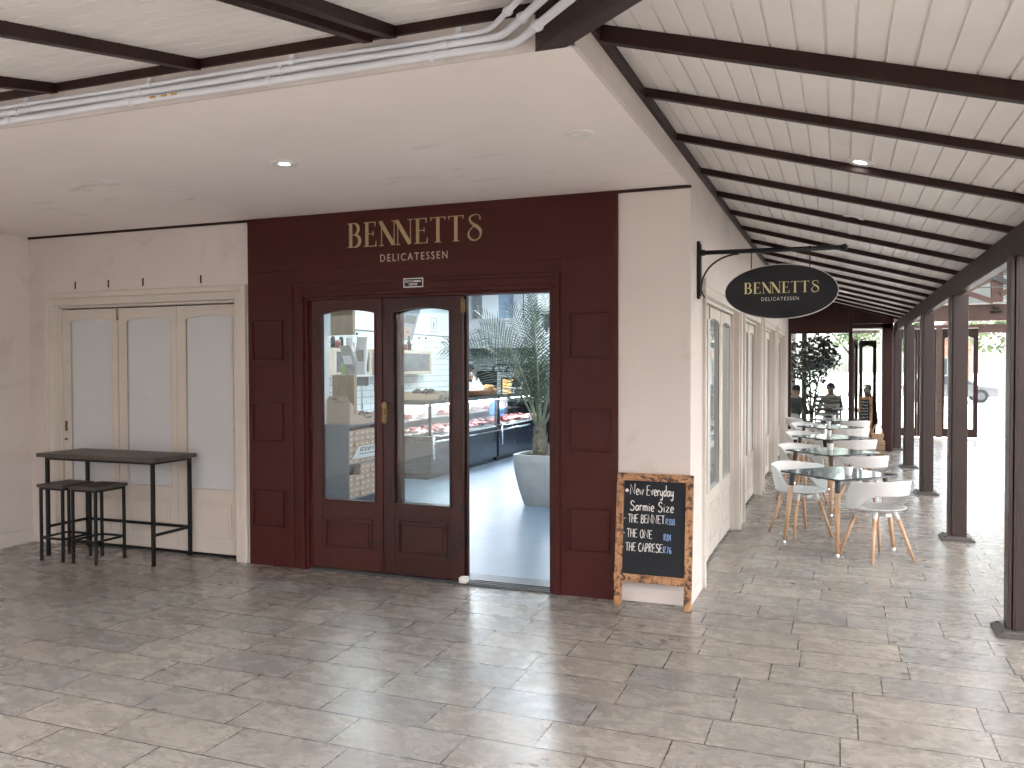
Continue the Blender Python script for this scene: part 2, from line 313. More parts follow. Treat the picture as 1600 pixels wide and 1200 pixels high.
M['panel_led'] = emit('ceiling_light_diffuser', (0.82, 0.92, 1.0), 6.5)
M['duct_shade'] = paint('duct_shade_blue', (0.27, 0.36, 0.45), 0.5)  # blue shade on a white column, given as paint
M['rubber'] = paint('black_gap', (0.008, 0.007, 0.007), 0.8)

# ================================================================ mesh helpers
class MB:
    def __init__(s): s.v = []; s.f = []; s.mi = []; s.cur = 0
    def add(s, vs, fs):
        o = len(s.v); s.v += [tuple(p) for p in vs]; s.f += [tuple(i + o for i in f) for f in fs]; s.mi += [s.cur] * len(fs); return s
    def box(s, x0, x1, y0, y1, z0, z1):
        return s.add([(x0, y0, z0), (x1, y0, z0), (x1, y1, z0), (x0, y1, z0), (x0, y0, z1), (x1, y0, z1), (x1, y1, z1), (x0, y1, z1)],
                     [(0, 3, 2, 1), (4, 5, 6, 7), (0, 1, 5, 4), (1, 2, 6, 5), (2, 3, 7, 6), (3, 0, 4, 7)])
    def prism(s, poly, axis, a, b):
        """poly = 2-D outline, extruded between a and b along axis ('X': (y,z), 'Y': (x,z), 'Z': (x,y))"""
        mk = {'X': lambda p, t: (t, p[0], p[1]), 'Y': lambda p, t: (p[0], t, p[1]), 'Z': lambda p, t: (p[0], p[1], t)}[axis]
        n = len(poly); vs = [mk(p, a) for p in poly] + [mk(p, b) for p in poly]
        fs = [tuple(range(n))[::-1], tuple(range(n, 2 * n))] + [(i, (i + 1) % n, n + (i + 1) % n, n + i) for i in range(n)]
        return s.add(vs, fs)
    def grid(s, pts):
        nu, nv = len(pts), len(pts[0]); vs = [p for r in pts for p in r]
        return s.add(vs, [(i * nv + j, i * nv + j + 1, (i + 1) * nv + j + 1, (i + 1) * nv + j) for i in range(nu - 1) for j in range(nv - 1)])
    def tube(s, pts, r, n=8, caps=True):
        pts = [Vector(p) for p in pts]; rs = r if isinstance(r, (list, tuple)) else [r] * len(pts)
        rings = []; prev = None
        for i, p in enumerate(pts):
            t = (pts[min(i + 1, len(pts) - 1)] - pts[max(i - 1, 0)])
            t = t.normalized() if t.length > 1e-9 else Vector((0, 0, 1))
            if prev is None: a = t.orthogonal().normalized()
            else:
                a = prev - t * prev.dot(t); a = a.normalized() if a.length > 1e-6 else t.orthogonal().normalized()
            prev = a; b2 = t.cross(a)
            rings.append([p + (a * math.cos(2 * math.pi * k / n) + b2 * math.sin(2 * math.pi * k / n)) * rs[i] for k in range(n)])
        vs = [q for ring in rings for q in ring]; fs = []
        for i in range(len(rings) - 1):
            for k in range(n): fs.append((i * n + k, i * n + (k + 1) % n, (i + 1) * n + (k + 1) % n, (i + 1) * n + k))
        if caps: fs += [tuple(range(n))[::-1], tuple(range((len(rings) - 1) * n, len(rings) * n))]
        return s.add(vs, fs)
    def beam(s, a, b, wd, ht, up=(0, 0, 1)):
        """rectangular bar from a to b, centred on width, top edge along the a-b line"""
        a = Vector(a); b = Vector(b); t = (b - a).normalized(); sd = t.cross(Vector(up)).normalized(); u = sd.cross(t)
        vs = []
        for p in (a, b):
            for q in ((-1, 0), (1, 0), (1, -1), (-1, -1)): vs.append(p + sd * q[0] * wd / 2 + u * q[1] * ht)
        return s.add(vs, [(0, 1, 2, 3), (7, 6, 5, 4), (0, 4, 5, 1), (1, 5, 6, 2), (2, 6, 7, 3), (3, 7, 4, 0)])
    def lathe(s, prof, n=24, c=(0, 0, 0), cap=True):
        vs = []; fs = []
        for (r, z) in prof:
            for k in range(n): vs.append((c[0] + r * math.cos(2 * math.pi * k / n), c[1] + r * math.sin(2 * math.pi * k / n), c[2] + z))
        for i in range(len(prof) - 1):
            for k in range(n): fs.append((i * n + k, i * n + (k + 1) % n, (i + 1) * n + (k + 1) % n, (i + 1) * n + k))
        if cap: fs += [tuple(range(n))[::-1], tuple(range((len(prof) - 1) * n, len(prof) * n))]
        return s.add(vs, fs)
    def blob(s, c, r, n=10, m=6, jit=0.0, rng=random):
        vs = []; fs = []
        for i in range(m + 1):
            th = math.pi * i / m
            for k in range(n):
                q = 1 + (rng.random() - 0.5) * jit
                vs.append((c[0] + r[0] * math.sin(th) * math.cos(2 * math.pi * k / n) * q, c[1] + r[1] * math.sin(th) * math.sin(2 * math.pi * k / n) * q, c[2] + r[2] * math.cos(th) * q))
        for i in range(m):
            for k in range(n): fs.append((i * n + k, (i + 1) * n + k, (i + 1) * n + (k + 1) % n, i * n + (k + 1) % n))
        return s.add(vs, fs)
    def build(s, name, mat, parent=None, bev=0.0, smooth=False, base=None):
        off = Vector(base) if base is not None else (Vector(ORG.get(parent.name, (0, 0, 0))) if parent else Vector((0, 0, 0)))
        me = bpy.data.meshes.new(name); me.from_pydata([tuple(Vector(p) - off) for p in s.v], [], s.f)
        for mm in (mat if isinstance(mat, (list, tuple)) else [mat]): me.materials.append(mm)
        if isinstance(mat, (list, tuple)): me.polygons.foreach_set('material_index', s.mi)
        bm = bmesh.new(); bm.from_mesh(me); bmesh.ops.recalc_face_normals(bm, faces=bm.faces); bm.to_mesh(me); bm.free()
        if smooth: me.polygons.foreach_set('use_smooth', [True] * len(me.polygons))
        me.update()
        o = bpy.data.objects.new(name, me); col.objects.link(o)
        if parent: o.parent = parent; ORG[o.name] = tuple(off)
        else: o.location = off; ORG[o.name] = tuple(off)
        if bev:
            bv = o.modifiers.new('edge_bevel', 'BEVEL'); bv.width = bev; bv.segments = 2; bv.limit_method = 'ANGLE'; bv.angle_limit = R(50)
        return o
ORG = {}
def tag(o, label=None, cat=None, group=None, kind=None):
    if label: o['label'] = label
    if cat: o['category'] = cat
    if group: o['group'] = group
    if kind: o['kind'] = kind
    return o
def thing(name, label, cat, loc=(0, 0, 0), group=None):
    o = bpy.data.objects.new(name, None); col.objects.link(o); o.location = loc; o.empty_display_size = 0.1
    ORG[o.name] = tuple(loc); tag(o, label, cat, group); return o
def kids(o): return [c for c in col.objects if c.parent == o]
def dup(root, loc, rz, label=None):
    def cp(o, par):
        c = o.copy(); col.objects.link(c)
        if par: c.parent = par
        for ch in TREE.get(o.name, []): cp(ch, c)
        return c
    r = cp(root, None); r.location = loc; r.rotation_euler = (0, 0, rz)
    if label: r['label'] = label
    return r
TREE = {}
def index_tree():
    TREE.clear()
    for o in col.objects:
        if o.parent: TREE.setdefault(o.parent.name, []).append(o)
def text_mesh(txt, size, depth, mat, name, parent, origin, right=(1, 0, 0), up=(0, 0, 1), width=None, align='LEFT', bold=0.0, space=1.0):
    cu = bpy.data.curves.new('t', 'FONT'); cu.body = txt; cu.size = 1.0; cu.extrude = depth / 2; cu.align_x = 'LEFT'; cu.offset = bold; cu.space_character = space; cu.resolution_u = 4
    o = bpy.data.objects.new('t', cu); col.objects.link(o)
    dg = bpy.context.evaluated_depsgraph_get(); me = bpy.data.meshes.new_from_object(o.evaluated_get(dg))
    bpy.data.objects.remove(o); bpy.data.curves.remove(cu)
    xs = [v.co.x for v in me.vertices]; x0, x1 = min(xs), max(xs)
    caps = 0.73
    k = size / caps; kx = (width / (x1 - x0)) if width else k
    rt = Vector(right).normalized(); u = Vector(up).normalized(); nrm = rt.cross(u)
    sh = -(x1 - x0) / 2 * kx if align == 'CENTER' else 0
    off = Vector(ORG.get(parent.name, (0, 0, 0))) if parent else Vector((0, 0, 0))
    for v in me.vertices:
        p = Vector(origin) + rt * ((v.co.x - x0) * kx + sh) + u * (v.co.y * k) + nrm * (v.co.z)
        v.co = p - off
    me.materials.clear(); me.materials.append(mat)
    q = bpy.data.objects.new(name, me); col.objects.link(q)
    if parent: q.parent = parent; ORG[q.name] = tuple(off)
    return q

# ================================================================ ground
H = 3.003; SD = 2.79; LW = -6.47
g = MB(); g.add([(-30, -40, 0), (45, -40, 0), (45, 16.2, 0), (-30, 16.2, 0)], [(0, 1, 2, 3)])
tag(g.build('floor', M['floor']), kind='structure')
g = MB(); g.add([(-120, -90, -0.06), (160, -90, -0.06), (160, 220, -0.06), (-120, 220, -0.06)], [(0, 1, 2, 3)])
tag(g.build('ground', M['paving']), kind='structure')
g = MB(); g.box(-7.2, -0.24, 0.2, 12.0, 0.004, 0.012)
tag(g.build('shop_floor', M['delifloor']), kind='structure')

# ================================================================ the plastered building
bld = thing('deli_building', 'cream plastered corner building with a deep soffit, white corner column and tiled room inside', 'building', (-3.2, 0.1, 0))
def part(mb, name, mat, parent=bld, bev=0.0, smooth=False): return mb.build(name, mat, parent, bev, smooth)
m = MB(); m.box(LW - 0.2, LW, -9, 0.25, 0, 3.6); m.box(LW, LW + 0.012, -9, -0.001, 0, 0.13); part(m, 'return_wall', M['wall'])
m = MB(); m.box(LW, -6.263, 0, 0.25, 0, H); m.box(-6.263, -3.85, 0, 0.25, 2.44, H); m.box(-3.85, -3.822, 0, 0.25, 0, H); part(m, 'front_wall', M['wall'])
m = MB(); m.box(-0.531, 0, 0, 0.545, 0, 3.6); m.box(-0.535, 0.006, -0.006, 0.51, 0, 0.10); part(m, 'corner_column', M['wall'], bev=0.006)
m = MB(); m.box(-6.6, -0.54, 0.001, 0.25, H + 0.02, 3.62); m.box(-3.822, -0.531, 0.06, 0.25, 2.44, H + 0.02); part(m, 'upper_wall', M['wall'])
piers = [(3.12, 3.44), (5.66, 6.02), (8.26, 8.62), (10.86, 12.0)]
m = MB(); m.box(-0.25, 0, 0.545, 12.0, 2.40, 3.62)
for a, b in piers: m.box(-0.25, 0, a, b, 0, 2.40)
part(m, 'side_wall', M['wall'])
m = MB(); m.box(LW, 0, -SD, -0.0005, H, H + 0.12); part(m, 'soffit', M['soffit'])
m = MB(); m.box(LW, 0.0, -SD - 0.018, -SD, H - 0.004, 3.185); m.box(-0.02, 0.002, -SD - 0.018, -0.0003, H - 0.004, 3.185); part(m, 'fascia', M['wall'])
m = MB(); m.box(LW, -0.001, -SD - 0.036, -SD - 0.018, 3.142, 3.195); m.box(0.0025, 0.026, -SD - 0.036, 12.0, 3.125, 3.19); part(m, 'timber_plate', M['timber'])
m = MB(); m.box(LW, -3.83, -0.012, 0, H - 0.022, H - 0.001); part(m, 'timber_bead', M['timber'])
m = MB(); m.box(-0.53, 0.002, -0.012, 0, H - 0.022, H - 0.001); part(m, 'timber_bead', M['timber'])
for x in (-5.86, -5.44, -5.02, -4.35):
    m = MB(); m.box(x - 0.006, x + 0.006, -0.006, 0, 2.475, 2.545); part(m, 'bracket_slot', M['rubber'])
# the room behind the shopfront
m = MB(); m.box(-7.2, -6.9, 0.25, 12.0, 0, 2.36); part(m, 'tiled_side_wall', M['tiley'])
m = MB(); m.box(-7.2, -6.9, 0.25, 12.0, 2.375, 3.5); m.box(-6.9, -0.25, 12.0, 12.2, 2.375, 3.5); m.box(-7.2, 0, 0.25, 12.2, 3.5, 3.6); m.box(-4.95, -4.85, 0.25, 2.78, 0.0, 3.5); m.box(-0.27, -0.25, 0.55, 12.0, 2.40, 3.5); part(m, 'room_wall', M['deliwall'])
m = MB(); m.box(-6.9, -0.25, 12.0, 12.2, 0, 2.36); part(m, 'tiled_back_wall', M['tilex'])
m = MB(); m.box(-6.902, -6.885, 0.25, 12.0, 2.36, 2.376); m.box(-6.9, -0.25, 11.985, 12.0, 2.36, 2.376); part(m, 'tile_trim', M['darkgrey'])
m = MB(); m.box(-7.2, -4.95, 0.25, 0.3, 0, 3.5); part(m, 'inner_front_wall', M['deliwall'])

# ================================================================ canopy roof
SL = 0.278; Z0 = 3.145; RD = 0.045
can = thing('canopy_roof', 'wrap-around lean-to roof with white grooved boards and dark brown rafters', 'canopy', (1.0, 0, 3.0))
def zb(d): return Z0 + RD - SL * d
SF_ = 0.20; HK = SF_ / SL; YF = 2.30        # front slope, plan slope of the hip, depth of the front eave
def zf(d): return Z0 + RD - SF_ * d
EX = 2.06
def slope(kind):
    mb = MB(); wd = 0.104; gr = 0.011; d = 0.0
    prof = []; E = EX if kind == 'side' else YF
    while d < E - 0.001:
        e = min(d + wd - gr, E); prof += [(d, 0), (e, 0)]
        if e < E: prof += [(e + 0.0012, 0.010), (e + gr - 0.0012, 0.010)]
        d += wd
    pts0 = []; pts1 = []
    for q, dz in prof:
        if kind == 'side': pts0.append((q, -SD - min(q / HK, YF), zb(q) + dz)); pts1.append((q, 12.0, zb(q) + dz))
        else: pts0.append((LW, -SD - q, zf(q) + dz)); pts1.append((q * HK, -SD - q, zf(q) + dz))
    mb.grid([pts0, pts1]); return mb
part(slope('side'), 'side_boards', M['boards'], can)
part(slope('front'), 'front_boards', M['boards'], can)
m = MB()
t = 0.05
m.add([(0, -SD, zb(0) + t), (YF * HK, -SD - YF, zf(YF) + t), (EX + 0.1, -SD - YF, zb(EX + 0.1) + t), (EX + 0.1, 12.3, zb(EX + 0.1) + t), (0, 12.3, zb(0) + t), (LW, -SD, zb(0) + t), (LW, -SD - YF, zf(YF) + t)], [(0, 1, 2, 3, 4), (0, 5, 6, 1)])
m.add([(-7.2, -SD, zb(0) + t), (0, -SD, zb(0) + t), (0, 0.3, 3.62), (-7.2, 0.3, 3.62)], [(0, 1, 2, 3)])
part(m, 'light_block_sheet', M['darkgrey'], can)  # unseen sheet over the boards, added to block light
ry = [-2.50, -1.62, -0.69, 0.30, 1.18, 2.09, 3.04, 4.03, 4.95, 5.88, 6.8, 7.73, 8.66, 9.6, 10.5, 11.4]
for y in ry:
    m = MB(); x0 = max(0.02, (-SD - y + 0.03) * HK)
    m.add([(x, yy, zb(x) - dz) for x in (x0, EX) for yy in (y - 0.024, y + 0.024) for dz in (0.001, RD + (0.028 if y < -2 else 0.0))], [(0, 1, 3, 2), (4, 6, 7, 5), (0, 4, 5, 1), (2, 3, 7, 6), (1, 5, 7, 3), (0, 2, 6, 4)])
    part(m, 'rafter', M['timber'], can, 0.004)
for x in (-0.82, -0.94, -1.875, -2.80, -3.74, -4.68, -5.6):
    m = MB()
    m.add([(xx, -SD - 0.02 - d, zf(d) - dz) for d in (0.0, YF) for xx in (x - 0.024, x + 0.024) for dz in (0.001, RD + (0.012 if x == -0.94 else 0.01))], [(0, 1, 3, 2), (4, 6, 7, 5), (0, 4, 5, 1), (2, 3, 7, 6), (1, 5, 7, 3), (0, 2, 6, 4)])
    part(m, 'rafter', M['timber'], can, 0.004)
# hip beam: deep timber running out over the corner
m = MB()
_n = math.hypot(HK, 1.0); hx_, hy_ = HK / _n, -1.0 / _n; c = math.sqrt(0.5); HW = 0.088
vs = []
for tt in (0.0, YF * _n):
    dx = tt * hx_
    for s_ in (-HW, HW):
        for dz in (zb(0) - SL * dx - 0.002, H - 0.006 - SL * dx): vs.append((-0.108 + dx - s_ * hy_, -SD + tt * hy_ + s_ * hx_ * (1 if tt else 0.0), dz))
m.add(vs, [(0, 1, 3, 2), (4, 6, 7, 5), (0, 4, 5, 1), (2, 3, 7, 6), (1, 5, 7, 3), (0, 2, 6, 4)])
part(m, 'hip_beam', M['timber'], can, 0.006)
m = MB(); m.box(2.01, 2.085, -SD - YF, 12.9, 2.405, 2.59); part(m, 'side_eave_beam', M['timber'], can, 0.005)
m = MB(); m.box(LW, 1.97, -SD - YF - 0.14, -SD - YF + 0.0, 2.52, 2.72); part(m, 'front_eave_beam', M['timber'], can, 0.005)

# posts along the walkway
pdesc = ['nearest brown steel post at the right edge, with its grey base plate', 'brown steel post beside the nearest white chair and grey table', 'third brown post of the walkway row, beside the far tables', 'slim-looking brown post near the end shopfront, fourth in the row', 'farthest brown post, close to the entrance doors']
def make_post():
    t = thing('canopy_post', pdesc[0], 'post', (0, 0, 0), 'brown posts along the walkway')
    m = MB(); m.box(-0.055, 0.08, -0.08, 0.08, 0.03, 2.41); m.box(-0.083, -0.061, -0.072, 0.072, 0.03, 2.41); m.box(-0.061, -0.055, -0.06, 0.06, 0.03, 2.41); m.box(-0.040, -0.034, -0.083, 0.083, 0.03, 2.41)
    m.build('shaft', M['post'], t, 0.004)
    m = MB(); m.prism([(-0.15, 0), (0.15, 0), (0.15, 0.018), (0.10, 0.042), (-0.10, 0.042), (-0.15, 0.018)], 'Y', -0.14, 0.14); m.build('base_plate', M['postbase'], t, 0.004)
    for sx in (-0.11, 0.11):
        for sy in (-0.105, 0.105):
            m = MB(); m.lathe([(0.011, 0.015), (0.011, 0.045)], 8, (sx, sy, 0)); m.build('anchor_bolt', M['postbase'], t)
    return t
p0 = make_post(); index_tree()
PX = 2.07
for i, y in enumerate((0.13, 3.30, 6.47, 9.64, 12.81)):
    o = p0 if i == 0 else dup(p0, (0, 0, 0), 0, pdesc[i])
    o.location = (PX, y, 0)

# conduit pipes on the fascia, bending along the hip beam
def pipe(z, rad, off, lab):
    y = -SD - 0.018 - rad - 0.001
    t = thing('conduit_pipe', lab, 'pipe', (-3.0, y, z), 'electrical conduits under the roof')
    ex = -0.30 - off
    pts = [(LW + 0.0, y, z)] + [(-5.6 + i * 0.55, y, z + 0.003 * math.sin(i * 2.1 + z * 40)) for i in range(int((ex + 5.6) / 0.55) + 1)] + [(ex, y, z), (ex + 0.05, y - 0.012, z - 0.001), (ex + 0.09, y - 0.045, z - 0.005)]
    for k in range(1, 9): pts.append((ex + 0.09 + 0.25 * k * hx_, y - 0.045 + 0.25 * k * hy_, z - 0.005 - SL * 0.25 * k * hx_))
    m = MB(); m.tube(pts, rad, 10); m.build('pipe', M['pipe'], t, smooth=True)
    for x in [-5.6 + 0.83 * k + off for k in range(7)]:
        if x > ex: break
        m = MB(); m.tube([(x - 0.012, y, z), (x + 0.012, y, z)], rad + 0.005, 10); m.box(x - 0.012, x + 0.012, y - 0.005, -SD - 0.018, z + rad - 0.002, z + rad + 0.022); m.build('saddle_clip', M['pipe'], t)
    for k in (1, 3):
        q = pts[-9 + k]
        m = MB(); m.tube([(q[0] - 0.009, q[1] + 0.009, q[2] + 0.003), (q[0] + 0.009, q[1] - 0.009, q[2] - 0.003)], rad + 0.006, 10); m.build('saddle_clip', M['pipe'], t)
    return t
p = pipe(3.028, 0.0165, 0.0, 'lowest and thickest white conduit along the soffit edge, with orange print on it')
y = -SD - 0.018 - 0.034
for a in (-2.14, -2.07, -2.01):
    m = MB(); m.box(a, a + 0.035, y - 0.001, y + 0.004, 3.024, 3.034); m.build('printed_mark', M['orange_mark'], p)
pipe(3.066, 0.0155, 0.06, 'middle white conduit of the three along the soffit edge')
pipe(3.100, 0.0115, 0.12, 'topmost and thinnest white conduit, just under the dark roof timber')

# ================================================================ doors with arched glass
def leaf(mb, x0, x1, z0, z1, y0, y1, gx0, gx1, gz0, gzs, rise, panel=None, mould=0.015):
    """timber leaf with an arched glazed opening; front face at y0"""
    mb.box(x0, gx0, y0, y1, z0, z1); mb.box(gx1, x1, y0, y1, z0, z1); mb.box(gx0, gx1, y0, y1, z0, gz0)
    n = 12; cx = (gx0 + gx1) / 2; hw = (gx1 - gx0) / 2
    arc = [(gx0 + (gx1 - gx0) * i / n, gzs + rise * (1 - ((gx0 + (gx1 - gx0) * i / n - cx) / hw) ** 2)) for i in range(n + 1)]
    for i in range(n):
        (a, za), (b, zb_) = arc[i], arc[i + 1]
        mb.add([(a, y0, za), (b, y0, zb_), (b, y0, z1), (a, y0, z1), (a, y1, za), (b, y1, zb_), (b, y1, z1), (a, y1, z1)], [(0, 1, 2, 3), (7, 6, 5, 4), (0, 4, 5, 1)])
    # glazing bead
    bw = 0.014; yb = y0 - mould * 0.6
    mb.box(gx0 - bw, gx0, yb, y0 + 0.012, gz0 - bw, gzs); mb.box(gx1, gx1 + bw, yb, y0 + 0.012, gz0 - bw, gzs); mb.box(gx0, gx1, yb, y0 + 0.012, gz0 - bw, gz0)
    for i in range(n):
        (a, za), (b, zb_) = arc[i], arc[i + 1]
        mb.add([(a, yb, za), (b, yb, zb_), (b, yb, zb_ + bw), (a, yb, za + bw), (a, y0 + .001, za), (b, y0 + .001, zb_), (b, y0 + .001, zb_ + bw), (a, y0 + .001, za + bw)], [(0, 1, 2, 3), (0, 4, 5, 1), (3, 2, 6, 7)])
    if panel:
        a, b, c0, d = panel; q = 0.016
        for (u0, u1, v0, v1) in ((a, b, c0, c0 + q), (a, b, d - q, d), (a, a + q, c0 + q, d - q), (b - q, b, c0 + q, d - q)): mb.box(u0, u1, y0 - mould, y0 + 0.004, v0, v1)
        mb.box(a + 0.035, b - 0.035, y0 - mould * 0.5, y0 + 0.004, c0 + 0.035, d - 0.035)
    return arc
def pane(gx0, gx1, gz0, arc, y, t=0.006):
    mb = MB(); poly = [(gx0 - 0.004, gz0 - 0.004)] + [(gx1 + 0.004, gz0 - 0.004)] + [(a, z + 0.004) for a, z in arc[::-1]]
    mb.prism(poly, 'Y', y, y + t); return mb
def xf(mb, fn): mb.v = [fn(p) for p in mb.v]; return mb

# ---- the maroon shopfront
shop = thing('shopfront', 'maroon panelled shopfront with gold serif lettering above its doorway', 'shopfront', (-2.18, 0, 0))
m = MB(); m.box(-3.822, -3.38, -0.02, 0.06, 0.0, H - 0.002); m.box(-0.968, -0.531, -0.02, 0.06, 0, H - 0.002); m.box(-3.38, -0.968, -0.02, 0.06, 2.43, H - 0.002); part(m, 'facing', M['maroon'], shop)
m = MB(); m.box(-3.822, -0.531, -0.024, -0.02, H - 0.05, H - 0.004); m.box(-0.555, -0.531, -0.026, -0.02, 2.55, H - 0.05); m.box(-0.97, -0.962, -0.0225, -0.02, 2.45, H - 0.05); m.box(-3.80, -0.56, -0.0235, -0.02, 2.535, 2.541); part(m, 'fascia_beading', M['maroon'], shop, 0.001)
for (a, b) in ((-3.782, -3.458), (-0.902, -0.584)):
    for (z0, z1) in ((1.777, 2.123), (1.080, 1.412), (0.335, 0.658)):
        m = MB(); q = 0.014
        for (u0, u1, v0, v1) in ((a, b, z0, z0 + q), (a, b, z1 - q, z1), (a, a + q, z0 + q, z1 - q), (b - q, b, z0 + q, z1 - q)): m.box(u0, u1, -0.037, -0.019, v0, v1)
        part(m, 'panel_moulding', M['maroon'], shop, 0.003)
# stepped architrave round the opening
m = MB()
for (o_, i_, y) in ((-3.38, -3.345, -0.040), (-3.345, -3.285, -0.030), (-3.285, -3.245, -0.038), (-3.245, -3.215, -0.018)):
    m.box(o_, i_, y, 0.10, 0, 2.43 + (o_ + 3.38) * -0.9)
m.box(-3.215, -3.195, 0.012, 0.12, 0, 2.28)
for (o_, i_, y) in ((-0.968, -1.000, -0.040), (-1.000, -1.030, -0.030), (-1.030, -1.055, -0.018)):
    m.box(i_, o_, y, 0.18, 0, 2.43 - (-0.968 - o_) * 0.9)
for (z1, z0, y, xa, xb) in ((2.43, 2.40, -0.040, -3.38, -0.968), (2.40, 2.345, -0.030, -3.345, -1.0), (2.345, 2.31, -0.038, -3.285, -1.03), (2.31, 2.283, -0.018, -3.245, -1.055)):
    m.box(xa + 0.0006, xb - 0.0006, y - 0.0012, 0.10, z0, z1 - 0.0006)
part(m, 'door_frame', M['maroon'], shop, 0.003)
m = MB(); m.box(-3.2, -1.05, -0.03, 0.30, 0.002, 0.014); m.box(-3.2, -1.05, -0.01, 0.0, 0.014, 0.02); m.box(-3.2, -1.05, 0.04, 0.05, 0.014, 0.02); m.box(-3.2, -1.05, 0.085, 0.095, 0.014, 0.02); part(m, 'threshold_track', M['darkgrey'], shop)

def shop_leaf(x0, x1, gx0, gx1, y0, mat, worn_label=None, panel=None, handle=None):
    mb = MB(); arc = leaf(mb, x0 + 0.003, x1 - 0.003, 0.022, 2.2815, y0, y0 + 0.045, gx0, gx1, 0.605, 2.163, 0.030, panel)
    d = mb.build('door_leaf', mat, shop, 0.002)
    if worn_label: d['label'] = worn_label
    pane(gx0, gx1, 0.605, arc, y0 + 0.022).build('glass_pane', M['glass'], d)
    if handle:
        hx, hz = handle
        m = MB(); m.prism([(hx + 0.023 * math.cos(R(a)), hz + (0.065 if a < 180 else -0.065) + 0.023 * math.sin(R(a))) for a in range(0, 360, 20)], 'Y', y0 - 0.006, y0)
        m.tube([(hx, y0 - 0.006, hz + 0.03), (hx, y0 - 0.02, hz + 0.03), (hx, y0 - 0.02, hz - 0.015), (hx, y0 - 0.006, hz - 0.015)], 0.006, 8); m.box(hx - 0.004, hx + 0.004, y0 - 0.008, y0 - 0.005, hz - 0.065, hz - 0.045)
        m.build('handle', M['brass'], d, 0.002)
    return d
d1 = shop_leaf(-3.198, -2.512, -3.10, -2.585, 0.018, M['maroon_door'], None, (-3.07, -2.615, 0.20, 0.455))
d2 = shop_leaf(-2.508, -1.79, -2.405, -1.905, 0.018, M['maroon_worn'], 'darker worn maroon door leaf with scratched bottom panel', (-2.37, -1.93, 0.19, 0.465), (-2.512 + 0.018, 1.345))
d3 = shop_leaf(-2.46, -1.775, -2.365, -1.87, 0.075, M['maroon_worn'], 'maroon door leaf folded back behind the middle one', None)
for (x, z) in ((-3.203, 2.0), (-3.203, 1.25), (-3.203, 0.5)):
    m = MB(); m.tube([(x, 0.010, z - 0.06), (x, 0.010, z + 0.06)], 0.008, 8); part(m, 'hinge', M['maroon_worn'], shop)
for (x, z0, z1) in ((-2.51, 2.10, 2.24), (-1.782, 2.14, 2.26), (-2.51, 0.04, 0.20)):
    m = MB(); m.tube([(x, 0.008, z0), (x, 0.008, z1)], 0.009, 8); m.box(x - 0.018, x + 0.018, 0.010, 0.017, z0 + 0.01, z1 - 0.01); part(m, 'pivot_hinge', M['brass'] if x > -2 else M['maroon_worn'], shop)
m = MB(); m.box(-1.805, -1.745, -0.035, 0.03, 0.016, 0.06); part(m, 'floor_guide', M['white'], shop, 0.003)
m = MB(); m.box(-2.277, -2.102, -0.046, -0.0412, 2.355, 2.428); part(m, 'notice_border', M['white'], shop)
m = MB(); m.box(-2.269, -2.110, -0.0475, -0.0461, 2.362, 2.421); part(m, 'notice', M['blackgloss'], shop)
text_mesh('RIGHT OF ADMISSION', 0.0175, 0.001, M['white'], 'notice_lettering', shop, (-2.1895, -0.0483, 2.394), width=0.138, align='CENTER', bold=0.008)
text_mesh('RESERVED', 0.0175, 0.001, M['white'], 'notice_lettering', shop, (-2.1895, -0.0483, 2.370), width=0.075, align='CENTER', bold=0.008)

# ---- serif display lettering drawn stroke by stroke
def ribbon(mb, pts, ws, T, d0, d1):
    pts = [Vector(p) for p in pts]; L = []; Rr = []
    for i, p in enumerate(pts):
        t = (pts[min(i + 1, len(pts) - 1)] - pts[max(i - 1, 0)]).normalized(); nn = Vector((-t.y, t.x)); wv = ws[i] if isinstance(ws, (list, tuple)) else ws
        L.append(p + nn * wv / 2); Rr.append(p - nn * wv / 2)
    vs = [T(q, d0) for q in L] + [T(q, d0) for q in Rr] + [T(q, d1) for q in L] + [T(q, d1) for q in Rr]; n = len(pts); fs = []
    for i in range(n - 1):
        fs += [(i, i + 1, n + i + 1, n + i), (2 * n + i, 3 * n + i, 3 * n + i + 1, 2 * n + i + 1), (i, 2 * n + i, 2 * n + i + 1, i + 1), (n + i, n + i + 1, 3 * n + i + 1, 3 * n + i)]
    fs += [(0, n, 3 * n, 2 * n), (n - 1, 3 * n - 1, 4 * n - 1, 2 * n - 1)]
    mb.add(vs, fs)
def arcp(cx, cy, rx, ry, a0, a1, n=14): return [(cx + rx * math.cos(R(a0 + (a1 - a0) * i / n)), cy + ry * math.sin(R(a0 + (a1 - a0) * i / n))) for i in range(n + 1)]
def bezier(ps, n=26):
    out = []
    P = [Vector(p) for p in ps]
    for i in range(len(P) - 1):
        a = P[max(i - 1, 0)]; b = P[i]; c_ = P[i + 1]; d = P[min(i + 2, len(P) - 1)]
        for k in range(6):
            t = k / 6; out.append(0.5 * ((2 * b) + (c_ - a) * t + (2 * a - 5 * b + 4 * c_ - d) * t * t + (3 * b - a - 3 * c_ + d) * t ** 3))
    out.append(P[-1]); return [(q.x, q.y) for q in out]
th, TK = 0.030, 0.145
def bow(n, lo, hi): return [lo + (hi - lo) * math.sin(math.pi * i / n) for i in range(n + 1)]
